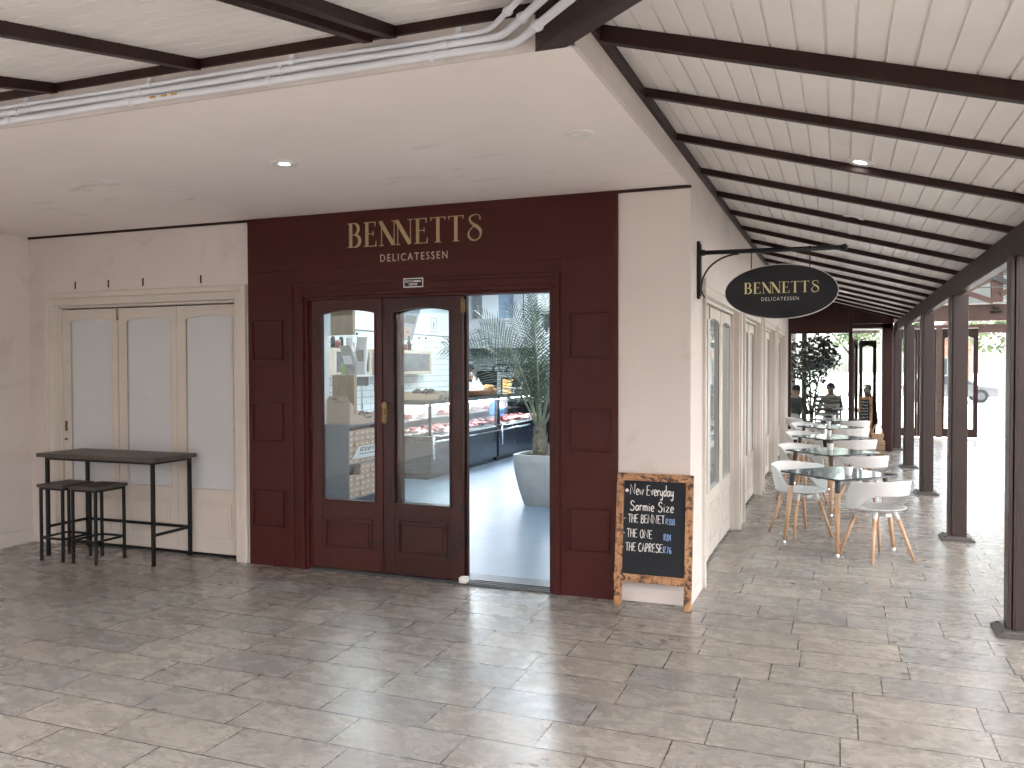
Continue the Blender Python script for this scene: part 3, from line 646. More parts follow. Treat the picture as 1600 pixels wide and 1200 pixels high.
GL = {
 'B': (0.66, [([(.17, 0), (.17, 1)], TK), ([(.02, .985), (.34, .985)], th), ([(.02, .015), (.36, .015)], th), ([(.07, .52), (.36, .52)], th)], [(arcp(.32, .755, .22, .235, 90, -90), bow(14, th, .125)), (arcp(.33, .265, .28, .255, 90, -90), bow(14, th, .14))]),
 'E': (0.66, [([(.19, 0), (.19, 1)], TK), ([(.04, .985), (.58, .985)], th), ([(.04, .015), (.62, .015)], th), ([(.20, .52), (.50, .52)], th), ([(.57, 1.0), (.585, .80)], [.06, .015]), ([(.61, 0.0), (.635, .24)], [.07, .015]), ([(.49, .42), (.49, .62)], [.02, .035])], []),
 'N': (0.80, [([(.13, .0), (.13, 1)], .034), ([(.72, .0), (.72, 1)], .034), ([(.08, .97), (.69, .03)], .165), ([(.01, .985), (.18, .985)], th), ([(.03, .015), (.24, .015)], th), ([(.60, .985), (.83, .985)], th)], []),
 'T': (0.70, [([(.35, 0), (.35, 1)], TK), ([(.03, .985), (.67, .985)], th), ([(.21, .015), (.49, .015)], th), ([(.03, 1.0), (.045, .86)], [.06, .015]), ([(.67, 1.0), (.655, .86)], [.06, .015])], []),
}
def bennetts(T0, mb, h, width, order='BENNETTS'):
    adv = []; x = 0.0
    for ch in order:
        w_ = 0.66 if ch == 'S' else GL[ch][0]
        if ch == 'N' and adv and order[len(adv) - 1] == 'N': x -= 0.10
        adv.append(x); x += w_ + (0.10 if ch != 'N' else 0.06)
    total = x - 0.10; kx = width / total; dep = 0
    for i, ch in enumerate(order):
        def T(q, d, ox=adv[i]): return T0((q[0] + ox) * kx, q[1] * h, d)
        if ch == 'S':
            p = bezier([(.60, .80), (.585, .92), (.50, .985), (.34, .985), (.19, .92), (.16, .80), (.26, .66), (.47, .52), (.62, .36), (.62, .17), (.50, .03), (.32, .00), (.15, .10), (.10, .27), (.20, .44), (.36, .56)])
            n = len(p); ws = []
            for k in range(n):
                u = k / (n - 1); ws.append(.03 + .10 * math.exp(-((u - 0.48) / 0.13) ** 2) + .055 * math.exp(-((u - 0.80) / 0.09) ** 2) + .03 * math.exp(-((u - 0.28) / .08) ** 2))
            ribbon(mb, p, ws, T, 0.0, 0.004); ribbon(mb, [(.60, .80), (.605, .93)], [.075, .02], T, 0.0, 0.0043)
            continue
        dep = 0
        for pts, ws in GL[ch][1] + GL[ch][2]:
            dep += 1; ribbon(mb, pts, ws, T, 0.0, 0.0038 + 0.00012 * dep)
m = MB(); bennetts(lambda x, z, d: (-2.812 + x, -0.0201 - d, 2.703 + z), m, 0.20, 1.205); part(m, 'name_lettering', M['gold'], shop)
text_mesh('DELICATESSEN', 0.062, 0.003, M['palebeige'], 'delicatessen_lettering', shop, (-2.2, -0.0216, 2.575), width=0.605, align='CENTER', space=1.35)

# ---- white folding doors, front
def white_doors(name, lab, x0, x1, n, T, film, frost_from, loc, zt=2.29, frame_l=0.14, frame_r=0.11):
    t = thing(name, lab, 'folding door', loc, 'white folding doors')
    m = MB(); q = [(0.045, -0.022), (0.05, -0.010), (0.035, 0.03)]
    xl = x0 - frame_l; xr = x1 + frame_r
    for (a, b) in ((xl, xl + 0.05), (xr - 0.05, xr)): m.box(a, b, -0.026, 0.05, 0, zt + 0.15)
    m.box(xl + 0.05, x0 - 0.02, -0.010, 0.10, 0, zt + 0.09); m.box(x1 + 0.02, xr - 0.05, -0.010, 0.10, 0, zt + 0.09)
    m.box(x0 - 0.02, x0, 0.05, 0.16, 0, zt + 0.03); m.box(x1, x1 + 0.02, 0.05, 0.16, 0, zt + 0.03)
    m.box(xl + 0.0505, xr - 0.0505, -0.0255, 0.05, zt + 0.10, zt + 0.15); m.box(xl + 0.0506, xr - 0.0506, -0.0095, 0.10, zt + 0.03, zt + 0.0995); m.box(x0, x1, 0.05, 0.16, zt + 0.006, zt + 0.0295)
    xf(m, T).build('door_frame', M['trimwhite'], t, 0.004)
    m = MB(); m.box(x0, x1, 0.135, 0.16, 0.0, zt + 0.005); m.box(x0, x1, 0.10, 0.135, 0.001, 0.008)
    for i in range(0): pass
    if film: xf(m, T).build('backing_board', M['rubber'], t)
    w_ = (x1 - x0) / n
    for i in range(n):
        a = x0 + i * w_ + 0.004; b = x0 + (i + 1) * w_ - 0.004
        mb = MB(); gx0, gx1 = a + 0.105, b - 0.075
        y0 = 0.08 + (0.006 if i % 2 else 0)
        arc = leaf(mb, a, b, 0.03, zt - 0.006, y0, y0 + 0.045, gx0, gx1, 0.615, zt - 0.128, 0.028, (gx0 + 0.03, gx1 - 0.02, 0.16, 0.49), 0.008)
        d = xf(mb, T).build('door_leaf', M['trimwhite'], t, 0.002)
        xf(pane(gx0, gx1, 0.615, arc, y0 + 0.02), T).build('frosted_pane' if film else 'glass_pane', M['film'] if film else M['glass'], d)
        if i == 1:
            m = MB(); m.tube([(a - 0.004, y0 - 0.006, zt - 0.12), (a - 0.004, y0 - 0.006, zt - 0.01)], 0.010, 8); xf(m, T).build('hinge', M['brass'], d)
            m = MB(); m.tube([(a - 0.004, y0 - 0.006, 0.25), (a - 0.004, y0 - 0.006, 0.33)], 0.008, 8); xf(m, T).build('hinge', M['trimwhite'], d)
        if i == 0:
            m = MB(); m.box(a + 0.02, a + 0.05, y0 - 0.006, y0, 1.10, 1.20); m.tube([(a + 0.035, y0 - 0.014, 1.02), (a + 0.035, y0, 1.02)], 0.012, 10); xf(m, T).build('latch', M['brass'], d)
    return t
white_doors('folding_door', 'set of three white arched door leaves with frosted panes behind the bar table', -6.13, -4.0, 3, lambda p: p, True, 0, (-5.0, 0, 0), frame_r=0.145)
sd_lab = ['white glazed folding door on the side wall, nearest the corner column', 'second white folding door along the side wall, behind the nearest tables', 'third white folding door along the side wall from the corner', 'farthest white folding door, beside the end shopfront']
for i, (a, b) in enumerate(((0.545, 3.12), (3.44, 5.66), (6.02, 8.26), (8.62, 10.86))):
    white_doors('folding_door', sd_lab[i], a + 0.11, b - 0.11, 3, lambda p: (-p[1], p[0], p[2]), i > 0, 0, (0, (a + b) / 2, 0), 2.25, 0.108, 0.108)

# ---- hanging oval sign
sg = thing('hanging_sign', 'black oval sign with gold lettering hanging from a wall bracket', 'sign', (0, 0.28, 2.2))
YS = 0.28
m = MB(); m.box(0.001, 0.03, YS - 0.032, YS + 0.032, 2.235, 2.62)
m.box(0.0, 0.022, YS - 0.026, YS + 0.026, 2.215, 2.64); part(m, 'wall_plate', M['black'], sg, 0.006)
m = MB(); m.tube([(0.03, YS, 2.555), (1.0, YS, 2.545)], 0.0165, 12); m.blob((1.01, YS, 2.545), (0.024, 0.024, 0.024)); m.tube([(0.03, YS, 2.555), (0.055, YS, 2.555)], 0.023, 12); part(m, 'arm', M['black'], sg, smooth=True)
m = MB(); m.tube([(0.025, YS, 2.29)] + [(0.03 + 0.27 * (1 - math.cos(R(a))), YS, 2.30 + 0.235 * math.sin(R(a))) for a in range(0, 91, 9)], 0.007, 8); m.tube([(0.025, YS, 2.30), (0.04, YS, 2.25), (0.055, YS, 2.225)], 0.005, 6); part(m, 'scroll_brace', M['black'], sg, smooth=True)
for x in (0.385, 0.785):
    m = MB(); m.tube([(x, YS, 2.40), (x, YS, 2.555)], 0.0038, 6); m.tube([(x - 0.006, YS, 2.551), (x + 0.006, YS, 2.551)], 0.019, 10); part(m, 'hanger', M['black'], sg)
def oval(rx, rz, n=64): return [(0.588 + rx * math.cos(2 * math.pi * i / n), 2.251 + rz * math.sin(2 * math.pi * i / n)) for i in range(n)]
m = MB(); m.prism(oval(0.389, 0.196), 'Y', YS - 0.012, YS + 0.012); part(m, 'board_edge', M['signrim'], sg)
m = MB(); m.prism(oval(0.3835, 0.1905), 'Y', YS - 0.0145, YS + 0.0145); part(m, 'board', M['signboard'], sg)
m = MB(); bennetts(lambda x, z, d: (0.335 + x, YS - 0.0147 - d * 0.4, 2.240 + z), m, 0.080, 0.510); part(m, 'name_lettering', M['goldpale'], sg)
text_mesh('DELICATESSEN', 0.026, 0.0015, M['greyletter'], 'delicatessen_lettering', sg, (0.585, YS - 0.0155, 2.187), width=0.255, align='CENTER', space=1.3)

# ---- recessed ceiling lights
def downlight(x, y, z, lit, lab, tilt=0):
    t = thing('ceiling_light', lab, 'ceiling light', (x, y, z), 'recessed ceiling lights')
    Tm = Matrix.Translation((x, y, z)) @ Matrix.Rotation(tilt, 4, 'Y')
    m = MB(); m.lathe([(0.085, 0.0), (0.085, -0.004), (0.075, -0.009), (0.042, -0.007), (0.030, -0.002), (0.030, 0.0)], 28, cap=False); m.v = [tuple(Tm @ Vector(p)) for p in m.v]; m.build('bezel', M['white'], t, smooth=True)
    m = MB(); m.lathe([(0.0, -0.001), (0.030, -0.001)], 24, cap=False); m.v = [tuple(Tm @ Vector(p)) for p in m.v]; m.build('lamp', M['lamp'] if lit else M['soffit'], t)
downlight(-2.28, -1.59, H - 0.001, True, 'lit round spotlight in the soffit above the shop name')
downlight(-3.73, -1.60, H - 0.001, False, 'unlit round fitting in the soffit, left of the lit spotlight')
downlight(-0.357, -1.56, H - 0.001, False, 'unlit round disc in the soffit, close to its right edge')
for i, (x, y, lit, lab) in enumerate(((1.09, -0.80, True, 'nearest lit spotlight in the sloping walkway boards'), (1.08, 1.14, False, 'unlit round disc between the two nearest walkway spotlights'), (1.07, 2.15, True, 'second lit spotlight along the walkway ceiling'), (1.07, 5.3, True, 'third lit spotlight along the walkway ceiling'), (1.07, 8.3, True, 'farthest lit spotlight along the walkway ceiling'))):
    downlight(x, y, zb(x) - 0.001, lit, lab, math.atan(SL))

# ================================================================ furniture outside
# ---- bar table and stools
bt = thing('bar_table', 'high rectangular bar table with dark wooden top and black metal frame against the white doors', 'table', (-5.16, -0.14, 0))
m = MB(); m.box(-5.856, -4.47, -0.455, 0.06, 0.905, 0.94); m.build('tabletop', M['barwood'], bt, 0.003)
lx = (-5.775, -4.535); ly = (-0.405, 0.035); hs_ = 0.0145
for x in lx:
    for y in ly:
        m = MB(); m.box(x - hs_, x + hs_, y - hs_, y + hs_, 0.0, 0.904); m.build('leg', M['black'], bt, 0.002)
m = MB()
for y in ly: m.box(lx[0] + hs_, lx[1] - hs_, y - hs_, y + hs_, 0.880, 0.9045)
for x in lx: m.box(x - hs_ + .0005, x + hs_ - .0005, ly[0] + hs_, ly[1] - hs_, 0.8805, 0.904)
m.build('top_rail', M['black'], bt)
m = MB(); m.box(lx[0] + hs_, lx[1] - hs_, ly[1] - 0.011, ly[1] + 0.011, 0.255, 0.278); m.build('stretcher', M['black'], bt)
for x in lx:
    m = MB(); m.box(x - 0.011, x + 0.011, ly[0] + hs_, ly[1] - hs_, 0.255, 0.278); m.build('stretcher', M['black'], bt)
def stool(x0, x1, y0, y1, lab):
    cx, cy = (x0 + x1) / 2, (y0 + y1) / 2
    t = thing('bar_stool', lab, 'stool', (cx, cy, 0), 'bar stools under the bar table')
    m = MB(); m.box(x0 - 0.025, x1 + 0.025, y0 - 0.025, y1 + 0.025, 0.655, 0.683); m.build('seat', M['barwood'], t, 0.003)
    q = 0.011
    for x in (x0, x1):
        for y in (y0, y1):
            m = MB(); m.box(x - q, x + q, y - q, y + q, 0, 0.6545); m.build('leg', M['black'], t, 0.002)
    m = MB(); m.box(x0 + q, x1 - q, y0 - q, y0 + q, 0.635, 0.6548); m.box(x0 + q, x1 - q, y1 - q, y1 + q, 0.635, 0.6548); m.box(x0 - q, x0 + q, y0 + q, y1 - q, 0.635, 0.6546); m.box(x1 - q, x1 + q, y0 + q, y1 - q, 0.635, 0.6546); m.build('seat_rail', M['black'], t)
    for a in ((x0 + q, x1 - q, y0 - 0.008, y0 + 0.008), (x0 + q, x1 - q, y1 - 0.008, y1 + 0.008), (x0 - 0.008, x0 + 0.008, y0 + q, y1 - q), (x1 - 0.008, x1 + 0.008, y0 + q, y1 - q)):
        m = MB(); m.box(*a, 0.195, 0.213); m.build('foot_rail', M['black'], t)
stool(-5.655, -5.395, -0.575, -0.285, 'square black-framed stool farther left under the bar table')
stool(-5.285, -5.02, -0.565, -0.255, 'square black-framed stool nearer the middle of the bar table')

# ---- chalkboard stand leaning on the corner column (built upright, then tilted)
ab = thing('chalkboard_stand', 'standing chalkboard sign in a burnt pine frame listing sandwich prices, against the corner column', 'sign', (-0.25, -0.145, 0))
ab.rotation_euler = (R(-6.6), 0, 0)
def abp(mb, name, mat, par=ab, bev=0.0):
    o = mb.build(name, mat, None, bev, base=(0, 0, 0)); o.parent = par; return o
W2 = 0.277; fw_ = 0.054; AH = 0.952
m = MB(); m.box(-W2, -W2 + fw_, 0, 0.028, 0, AH - 0.0555); abp(m, 'stile', M['burntZ'], bev=0.003)
m = MB(); m.box(W2 - fw_, W2, 0, 0.028, 0, AH - 0.0555); abp(m, 'stile', M['burntZ'], bev=0.003)
m = MB(); m.box(-W2, W2, 0, 0.028, AH - 0.055, AH); abp(m, 'top_rail', M['burntX'], bev=0.003)
m = MB(); m.box(-W2 - 0.003, W2 + 0.003, -0.008, 0.0, 0.175, 0.232); abp(m, 'bottom_rail', M['burntX'], bev=0.003)
m = MB(); m.box(-W2 + fw_ - 0.001, W2 - fw_ + 0.001, 0.010, 0.022, 0.20, AH - 0.05); board = abp(m, 'blackboard', M['chalkboard'])
SF = {
 'N': (.92, [[(0, 0), (.03, 1), (.74, .05), (.80, 1.05)]]), 'e': (.5, [[(.05, .28), (.42, .36), (.36, .55), (.2, .58), (.04, .4), (.06, .15), (.2, .02), (.44, .1)]]), 'w': (.75, [[(0, .52), (.14, .03), (.33, .42), (.50, .03), (.70, .58)]]),
 'E': (.6, [[(.55, 1), (.03, .97), (0, .02), (.55, .04)], [(0, .52), (.42, .53)]]), 'v': (.45, [[(0, .52), (.2, .05), (.42, .6)]]), 'r': (.38, [[(.02, .55), (.05, .02)], [(.04, .35), (.18, .55), (.36, .5)]]), 'y': (.5, [[(.0, .55), (.04, .2), (.2, .08), (.38, .25), (.42, .55)], [(.42, .55), (.4, -.2), (.22, -.38), (.04, -.25)]]),
 'd': (.52, [[(.42, .45), (.22, .55), (.03, .35), (.06, .1), (.22, .02), (.4, .18)], [(.42, 1.05), (.44, .02)]]), 'a': (.5, [[(.4, .45), (.22, .55), (.03, .35), (.06, .1), (.22, .02), (.4, .2)], [(.41, .55), (.44, .02)]]),
 'S': (.65, [[(.56, .85), (.36, 1.02), (.1, .9), (.12, .65), (.42, .5), (.56, .3), (.46, .06), (.2, -.02), (.0, .14)]]), 'm': (.7, [[(.0, .55), (.02, .02)], [(.02, .4), (.16, .56), (.28, .45), (.3, .02)], [(.3, .4), (.46, .56), (.58, .45), (.62, .02)]]), 'i': (.22, [[(.08, .55), (.1, .02)], [(.09, .78), (.1, .74)]]), 'z': (.55, [[(.03, .58), (.45, .56), (.05, .03), (.5, .05)]]),
 'T': (.65, [[(0, .97), (.62, 1)], [(.32, .98), (.33, 0)]]), 'H': (.65, [[(.03, 1), (0, 0)], [(.52, 1), (.54, 0)], [(.02, .52), (.53, .5)]]), 'B': (.6, [[(.03, 1), (.02, 0)], [(.03, .98), (.36, .96), (.42, .76), (.3, .56), (.04, .53)], [(.04, .53), (.42, .46), (.52, .24), (.4, .03), (.02, .0)]]),
 'O': (.68, [[(.32, 1), (.08, .8), (.0, .45), (.14, .08), (.34, .0), (.54, .18), (.6, .55), (.5, .88), (.32, 1)]]), 'C': (.6, [[(.54, .86), (.34, 1), (.1, .82), (.0, .45), (.12, .1), (.34, .0), (.56, .14)]]), 'A': (.65, [[(0, 0), (.28, 1), (.58, 0)], [(.12, .36), (.48, .36)]]), 'P': (.55, [[(.03, 1), (.02, 0)], [(.03, .98), (.34, .97), (.48, .76), (.36, .54), (.03, .48)]]), 'R': (.6, [[(.03, 1), (.02, 0)], [(.03, .98), (.36, .96), (.46, .74), (.32, .54), (.04, .5), (.52, 0)]]),
 '8': (.55, [[(.25, .53), (.08, .7), (.1, .92), (.26, 1), (.42, .9), (.42, .7), (.25, .53), (.04, .32), (.06, .08), (.25, 0), (.45, .1), (.46, .32), (.25, .53)]]), '4': (.5, [[(.28, 1), (.0, .36), (.48, .36)], [(.33, 1), (.31, 0)]]), '7': (.5, [[(.02, .97), (.46, .98), (.16, 0)]]), '6': (.5, [[(.36, .98), (.12, .7), (.02, .3), (.14, .02), (.36, .05), (.42, .28), (.26, .46), (.06, .34)]]), ' ': (.35, []), '-': (.4, [[(0, .5), (.34, .47)]]),
 '*': (.4, [[(.18, .75), (.18, .25)], [(.0, .5), (.36, .5)], [(.06, .65), (.3, .35)], [(.3, .65), (.06, .35)]]),
}
def chalk(txt, x0, x1, zb0, zb1, h, mat, name, rad=0.0033):
    tot = sum(SF[c_][0] + .12 for c_ in txt) - .12; k = (x1 - x0) / tot; x = x0; mb = MB(); rr = random.Random(len(txt) * 7 + int(zb0 * 999))
    for c_ in txt:
        for st in SF[c_][1]:
            P = [Vector((q[0], q[1])) for q in st]
            if len(P) > 2:
                o_ = []
                for i in range(len(P) - 1):
                    a = P[max(i - 1, 0)]; b = P[i]; c2 = P[i + 1]; d = P[min(i + 2, len(P) - 1)]
                    hard = c_ in 'NEwvzAT47'
                    for kk in range(1 if hard else 4):
                        tt = kk / 4; o_.append(b.lerp(c2, tt) if hard else 0.5 * ((2 * b) + (c2 - a) * tt + (2 * a - 5 * b + 4 * c2 - d) * tt * tt + (3 * b - a - 3 * c2 + d) * tt ** 3))
                o_.append(P[-1]); P = o_
            zz = zb0 + (zb1 - zb0) * (x - x0) / (x1 - x0) if x1 > x0 else zb0
            jit = rr.uniform(-.02, .02)
            mb.tube([(x + q.x * k, 0.0098, zz + (q.y + jit) * h) for q in P], [rad * rr.uniform(0.8, 1.12) for _ in P], 6)
        x += (SF[c_][0] + .12) * k
    o = mb.build(name, mat, None, base=(0, 0, 0)); o.parent = board; return o
def bx(px): return -0.475 + (px - 975) * 0.00463 + 0.25
def bz(px, py): return 0.883 - ((py - 752) - 0.063 * (px - 975)) * 0.00470
def line(txt, pa, pb, py, h, mat, nm, rad=0.0033): chalk(txt, bx(pa), bx(pb), bz(pa, py[0]), bz(pb, py[1]), h * 0.0047, mat, nm, rad)
line('*', 977.5, 983.5, (770, 770), 11, M['chalk'], 'chalk_star', 0.004)
line('New Everyday', 985.5, 1053, (771, 776), 15.5, M['chalk'], 'chalk_writing', 0.0036)
line('Sarmie Size', 986, 1054, (795, 800), 14.5, M['chalk'], 'chalk_writing', 0.0036)
line('-', 976.5, 979.5, (813.5, 813.5), 12.5, M['chalk'], 'chalk_dash', 0.0026)
line('-', 975.5, 978.5, (835.5, 835.5), 12.5, M['chalk'], 'chalk_dash', 0.0026)
line('-', 974, 977, (856.5, 856.5), 12.5, M['chalk'], 'chalk_dash', 0.0026)
line('THE BENNET', 983, 1040, (813.5, 816.5), 12.5, M['chalk'], 'chalk_writing', 0.0030)
line('THE ONE', 981.5, 1021.5, (835.5, 839), 12.5, M['chalk'], 'chalk_writing', 0.0030)
line('THE CAPRESE', 980, 1038, (856.5, 859.5), 12.5, M['chalk'], 'chalk_writing', 0.0030)
line('R88', 1042, 1056, (817, 818), 8.5, M['bluechalk'], 'chalk_price', 0.0024)
line('R84', 1039.5, 1050.5, (841, 842), 9.5, M['bluechalk'], 'chalk_price', 0.0024)
line('R76', 1039, 1051.5, (860, 860.5), 9.5, M['bluechalk'], 'chalk_price', 0.0024)

# ---- white shell chair (faces +y) and grey square table
def make_chair(lab):
    t = thing('shell_chair', lab, 'chair', (0, 0, 0), 'white shell chairs at the walkway tables')
    A, B, ZS = 0.255, 0.245, 0.435
    def sm(a, b, x): x = max(0, min(1, (x - a) / (b - a))); return x * x * (3 - 2 * x)
    def ring(th, z, k=1.0):
        fl = 1.0 + 0.28 * max(0, (z - 0.45)) + 0.5 * max(0, z - 0.60) * sm(30, 75, abs(th)) ; s_ = R(th)
        return (A * k * fl * math.sin(s_), -B * k * fl * math.cos(s_), z)
    m = MB()
    # seat pan
    rows = []
    for i in range(7):
        k = i / 6
        row = []
        for j in range(49):
            th = -180 + 360 * j / 48
            lip = 0.030 * (k ** 3) * (1 + 0.15 * math.cos(R(th))) - 0.012 * (1 - k)
            row.append(ring(th, ZS + lip, 0.02 + 0.98 * k))
        rows.append(row)
    m.grid(rows)
    # backrest band that grows out of the seat edge at the arms, leaving an open slot behind
    rows = []
    n = 44
    for j in range(n + 1):
        th = -128 + 256 * j / n; a = abs(th)
        zt = 0.725 - 0.018 * sm(0, 80, a) - 0.21 * sm(82, 128, a)
        zb_ = 0.585 - 0.14 * sm(38, 92, a)
        zb_ = max(zb_, ZS + 0.012 * 1)
        zb_ = min(zb_, zt - 0.02)
        row = []
        for i in range(6):
            z = zb_ + (zt - zb_) * i / 5
            p = ring(th, z); lean = 0.10 * max(0, z - 0.5) * math.cos(R(th)) if a < 90 else 0
            row.append((p[0], p[1] - lean, p[2]))
        rows.append(row)
    m.grid(rows)
    sh = m.build('shell', M['whiteplastic'], t, smooth=True)
    so_ = sh.modifiers.new('thickness', 'SOLIDIFY'); so_.thickness = 0.010; so_.offset = 0
    sb = sh.modifiers.new('smooth', 'SUBSURF'); sb.levels = 1; sb.render_levels = 1
    m = MB(); m.box(-0.15, 0.15, -0.03, 0.03, 0.392, 0.422); m.box(-0.03, 0.03, -0.15, 0.15, 0.3915, 0.4215)
    for sx in (-1, 1):
        for sy in (-1, 1): m.tube([(sx * 0.10, sy * 0.10, 0.425), (sx * 0.13, sy * 0.125, 0.36)], [0.026, 0.0195], 10)
    m.build('underframe', M['whiteplastic'], t, smooth=False)
    for sx in (-1, 1):
        for sy in (-1, 1):
            m = MB(); m.tube([(sx * 0.128, sy * 0.123, 0.375), (sx * 0.225, sy * 0.21, 0.0)], [0.0175, 0.0115], 10); m.build('leg', M['beech'], t, smooth=True)
    return t
def make_table(lab):
    t = thing('cafe_table', lab, 'table', (0, 0, 0), 'grey square tables in the walkway')
    h = 0.385; r_ = 0.045
    poly = []
    for (cx, cy, a0) in ((h - r_, h - r_, 0), (-h + r_, h - r_, 90), (-h + r_, -h + r_, 180), (h - r_, -h + r_, 270)):
        poly += [(cx + r_ * math.cos(R(a0 + 90 * k / 6)), cy + r_ * math.sin(R(a0 + 90 * k / 6))) for k in range(7)]
    m = MB(); m.prism(poly, 'Z', 0.683, 0.70); m.build('tabletop', M['tabletop'], t, 0.004)
    m = MB(); m.box(-0.26, 0.26, -0.02, 0.02, 0.655, 0.682); m.box(-0.02, 0.02, -0.26, 0.26, 0.6545, 0.6815); m.build('underframe', M['darkgrey'], t)
    for sx in (-1, 1):
        for sy in (-1, 1):
            a = Vector((sx * 0.29, sy * 0.29, 0.682)); b = Vector((sx * 0.345, sy * 0.345, 0.0))
            m = MB(); m.tube([a.lerp(b, 0.17), a.lerp(b, 0.975)], [0.0225, 0.0165], 12); lg = m.build('leg', M['beech'], t, smooth=True)
            m = MB(); m.tube([a, a.lerp(b, 0.18)], [0.026, 0.024], 12); m.box(min(a.x, a.x - sx * .06), max(a.x, a.x - sx * .06), min(a.y, a.y - sy * .06), max(a.y, a.y - sy * .06), 0.672, 0.6828); m.build('leg_socket', M['darkgrey'], lg)
            m = MB(); m.tube([a.lerp(b, 0.976), b], [0.013, 0.016], 10); m.build('foot', M['chrome'], lg)
    return t
def make_pot(lab):
    t = thing('succulent_pot', lab, 'plant pot', (0, 0, 0), 'small white pots on the tables')
    m = MB(); m.lathe([(0.028, 0), (0.042, 0.085), (0.038, 0.085), (0.036, 0.072), (0.0, 0.072)], 20, cap=False); m.build('pot', M['white'], t, smooth=True)
    m = MB(); rr = random.Random(3)
    for k in range(16):
        a = rr.uniform(0, 6.28); l = rr.uniform(0.02, 0.05); m.tube([(0.012 * math.cos(a), 0.012 * math.sin(a), 0.072), (l * math.cos(a), l * math.sin(a), 0.09 + rr.uniform(0, 0.03))], [0.005, 0.001], 5)
    m.build('foliage', M['leaf'], t); return t
TY = [(0.975, 2.57), (0.90, 4.74), (0.86, 6.92), (0.83, 9.08), (0.90, 11.10)]
tl = ['nearest grey square table set cornerwise in the walkway', 'second grey square table from the front in the walkway', 'third grey square table along the walkway', 'fourth grey square table along the walkway', 'farthest grey square table, right before the end shopfront']
cl = [('white shell chair on the left of the nearest table, nearest the side wall', 'white shell chair in front, its open backrest turned to us at the nearest table'),
      ('white shell chair left of the second table', 'white shell chair right of the second table, seen over the nearest tabletop'),
      ('white shell chair left of the third table', 'white shell chair right of the third table'),
      ('white shell chair left of the fourth table, by the wall doors', 'white shell chair right of the fourth table'),
      ('white shell chair left of the farthest table', 'white shell chair right of the farthest table, beside the small chalkboard')]
pl = ['small white succulent pot on the nearest grey table', 'small white pot on the second table', 'small white pot on the third table', 'small white pot on the fourth table', 'small white pot on the farthest table']
c0 = make_chair(cl[0][0]); t0 = make_table(tl[0]); k0 = make_pot(pl[0]); index_tree()
first = True
rr = random.Random(11)
for i, (x, y) in enumerate(TY):
    tt = t0 if i == 0 else dup(t0, (0, 0, 0), 0, tl[i]); tt.location = (x, y, 0); tt.rotation_euler = (0, 0, R(45 + rr.uniform(-2, 2)))
    kk = k0 if i == 0 else dup(k0, (0, 0, 0), 0, pl[i]); kk.location = (x + (0.09 if i == 0 else -0.02), y - (0.18 if i == 0 else -0.1), 0.70)
    a = c0 if i == 0 else dup(c0, (0, 0, 0), 0, cl[i][0]); a.location = (x - 0.36, y + 0.46, 0); a.rotation_euler = (0, 0, R(-142 + rr.uniform(-6, 6)))
    b = dup(c0, (x + 0.32, y - 0.44, 0), R(36 + rr.uniform(-4, 4)), cl[i][1])

# ================================================================ inside the delicatessen
# ceiling lights of the shop (lit, they are what brightens the room)
for i, (x, y, lab) in enumerate(((-1.5, 2.2, 'flat lit ceiling panel inside the shop, nearest the doorway'), (-5.6, 4.2, 'flat lit ceiling panel above the first display counter'), (-3.2, 5.6, 'flat lit ceiling panel in the middle of the shop room'), (-5.6, 8.2, 'flat lit ceiling panel above the second display counter'), (-3.2, 9.4, 'flat lit ceiling panel near the tiled back wall'), (-4.5, 10.6, 'flat lit ceiling panel above the kitchen worktop'))):
    t = thing('ceiling_panel_light', lab, 'ceiling light', (x, y, 3.48), 'lit ceiling panels inside the shop')
    m = MB(); m.box(x - 0.32, x + 0.32, y - 0.32, y + 0.32, 3.455, 3.499); m.build('frame', M['white'], t)
    m = MB(); m.box(x - 0.30, x + 0.30, y - 0.30, y + 0.30, 3.449, 3.4545); m.build('diffuser', M['panel_led'], t)

# grey shelf unit with egg boxes
sx0, sx1, sy0, sy1 = -4.845, -4.505, 2.66, 3.72
su = thing('shelf_unit', 'grey shelf unit of egg boxes just inside the left door leaf', 'shelf', ((sx0 + sx1) / 2, 3.6, 0.012))
for y in (sy0, sy1 - 0.02):
    m = MB(); m.box(sx0, sx1, y, y + 0.02, 0.012, 1.0); m.build('side_panel', M['greyshelf'], su, 0.002)
m = MB(); m.box(sx0 - 0.0, sx0 + 0.012, sy0 + 0.02, sy1 - 0.02, 0.012, 1.0); m.build('back_panel', M['greyshelf'], su)
m = MB(); m.box(sx0, sx1 + 0.01, sy0 - 0.01, sy1 + 0.01, 1.0, 1.022); m.build('top', M['greyshelf'], su, 0.002)
for z in (0.11, 0.53):
    m = MB(); m.box(sx0 + 0.012, sx1 - 0.003, sy0 + 0.02, sy1 - 0.02, z, z + 0.018); m.build('shelf', M['greyshelf'], su)
m = MB(); m.box(-4.80, -4.507, sy0 + 0.02, sy1 - 0.02, 0.0125, 0.10); m.build('plinth', M['navy'], su)
rr = random.Random(5)
def egg_boxes():
    m = MB(); m.box(-0.10, 0.0, -0.059, 0.059, 0, 0.061); m.cur = 1; m.box(-0.0005, 0.0012, -0.014, 0.002, 0.016, 0.032); m.cur = 2; m.box(-0.0004, 0.0006, -0.0595, 0.0595, 0.042, 0.046)
    p = m.build('egg_box', [M['cardpale'], M['white'], M['card']]); tag(p, 'small pale cardboard egg box with a white dot, in the grey shelf unit', 'box', 'egg boxes in the grey shelf unit'); return p
eb = egg_boxes(); used = False
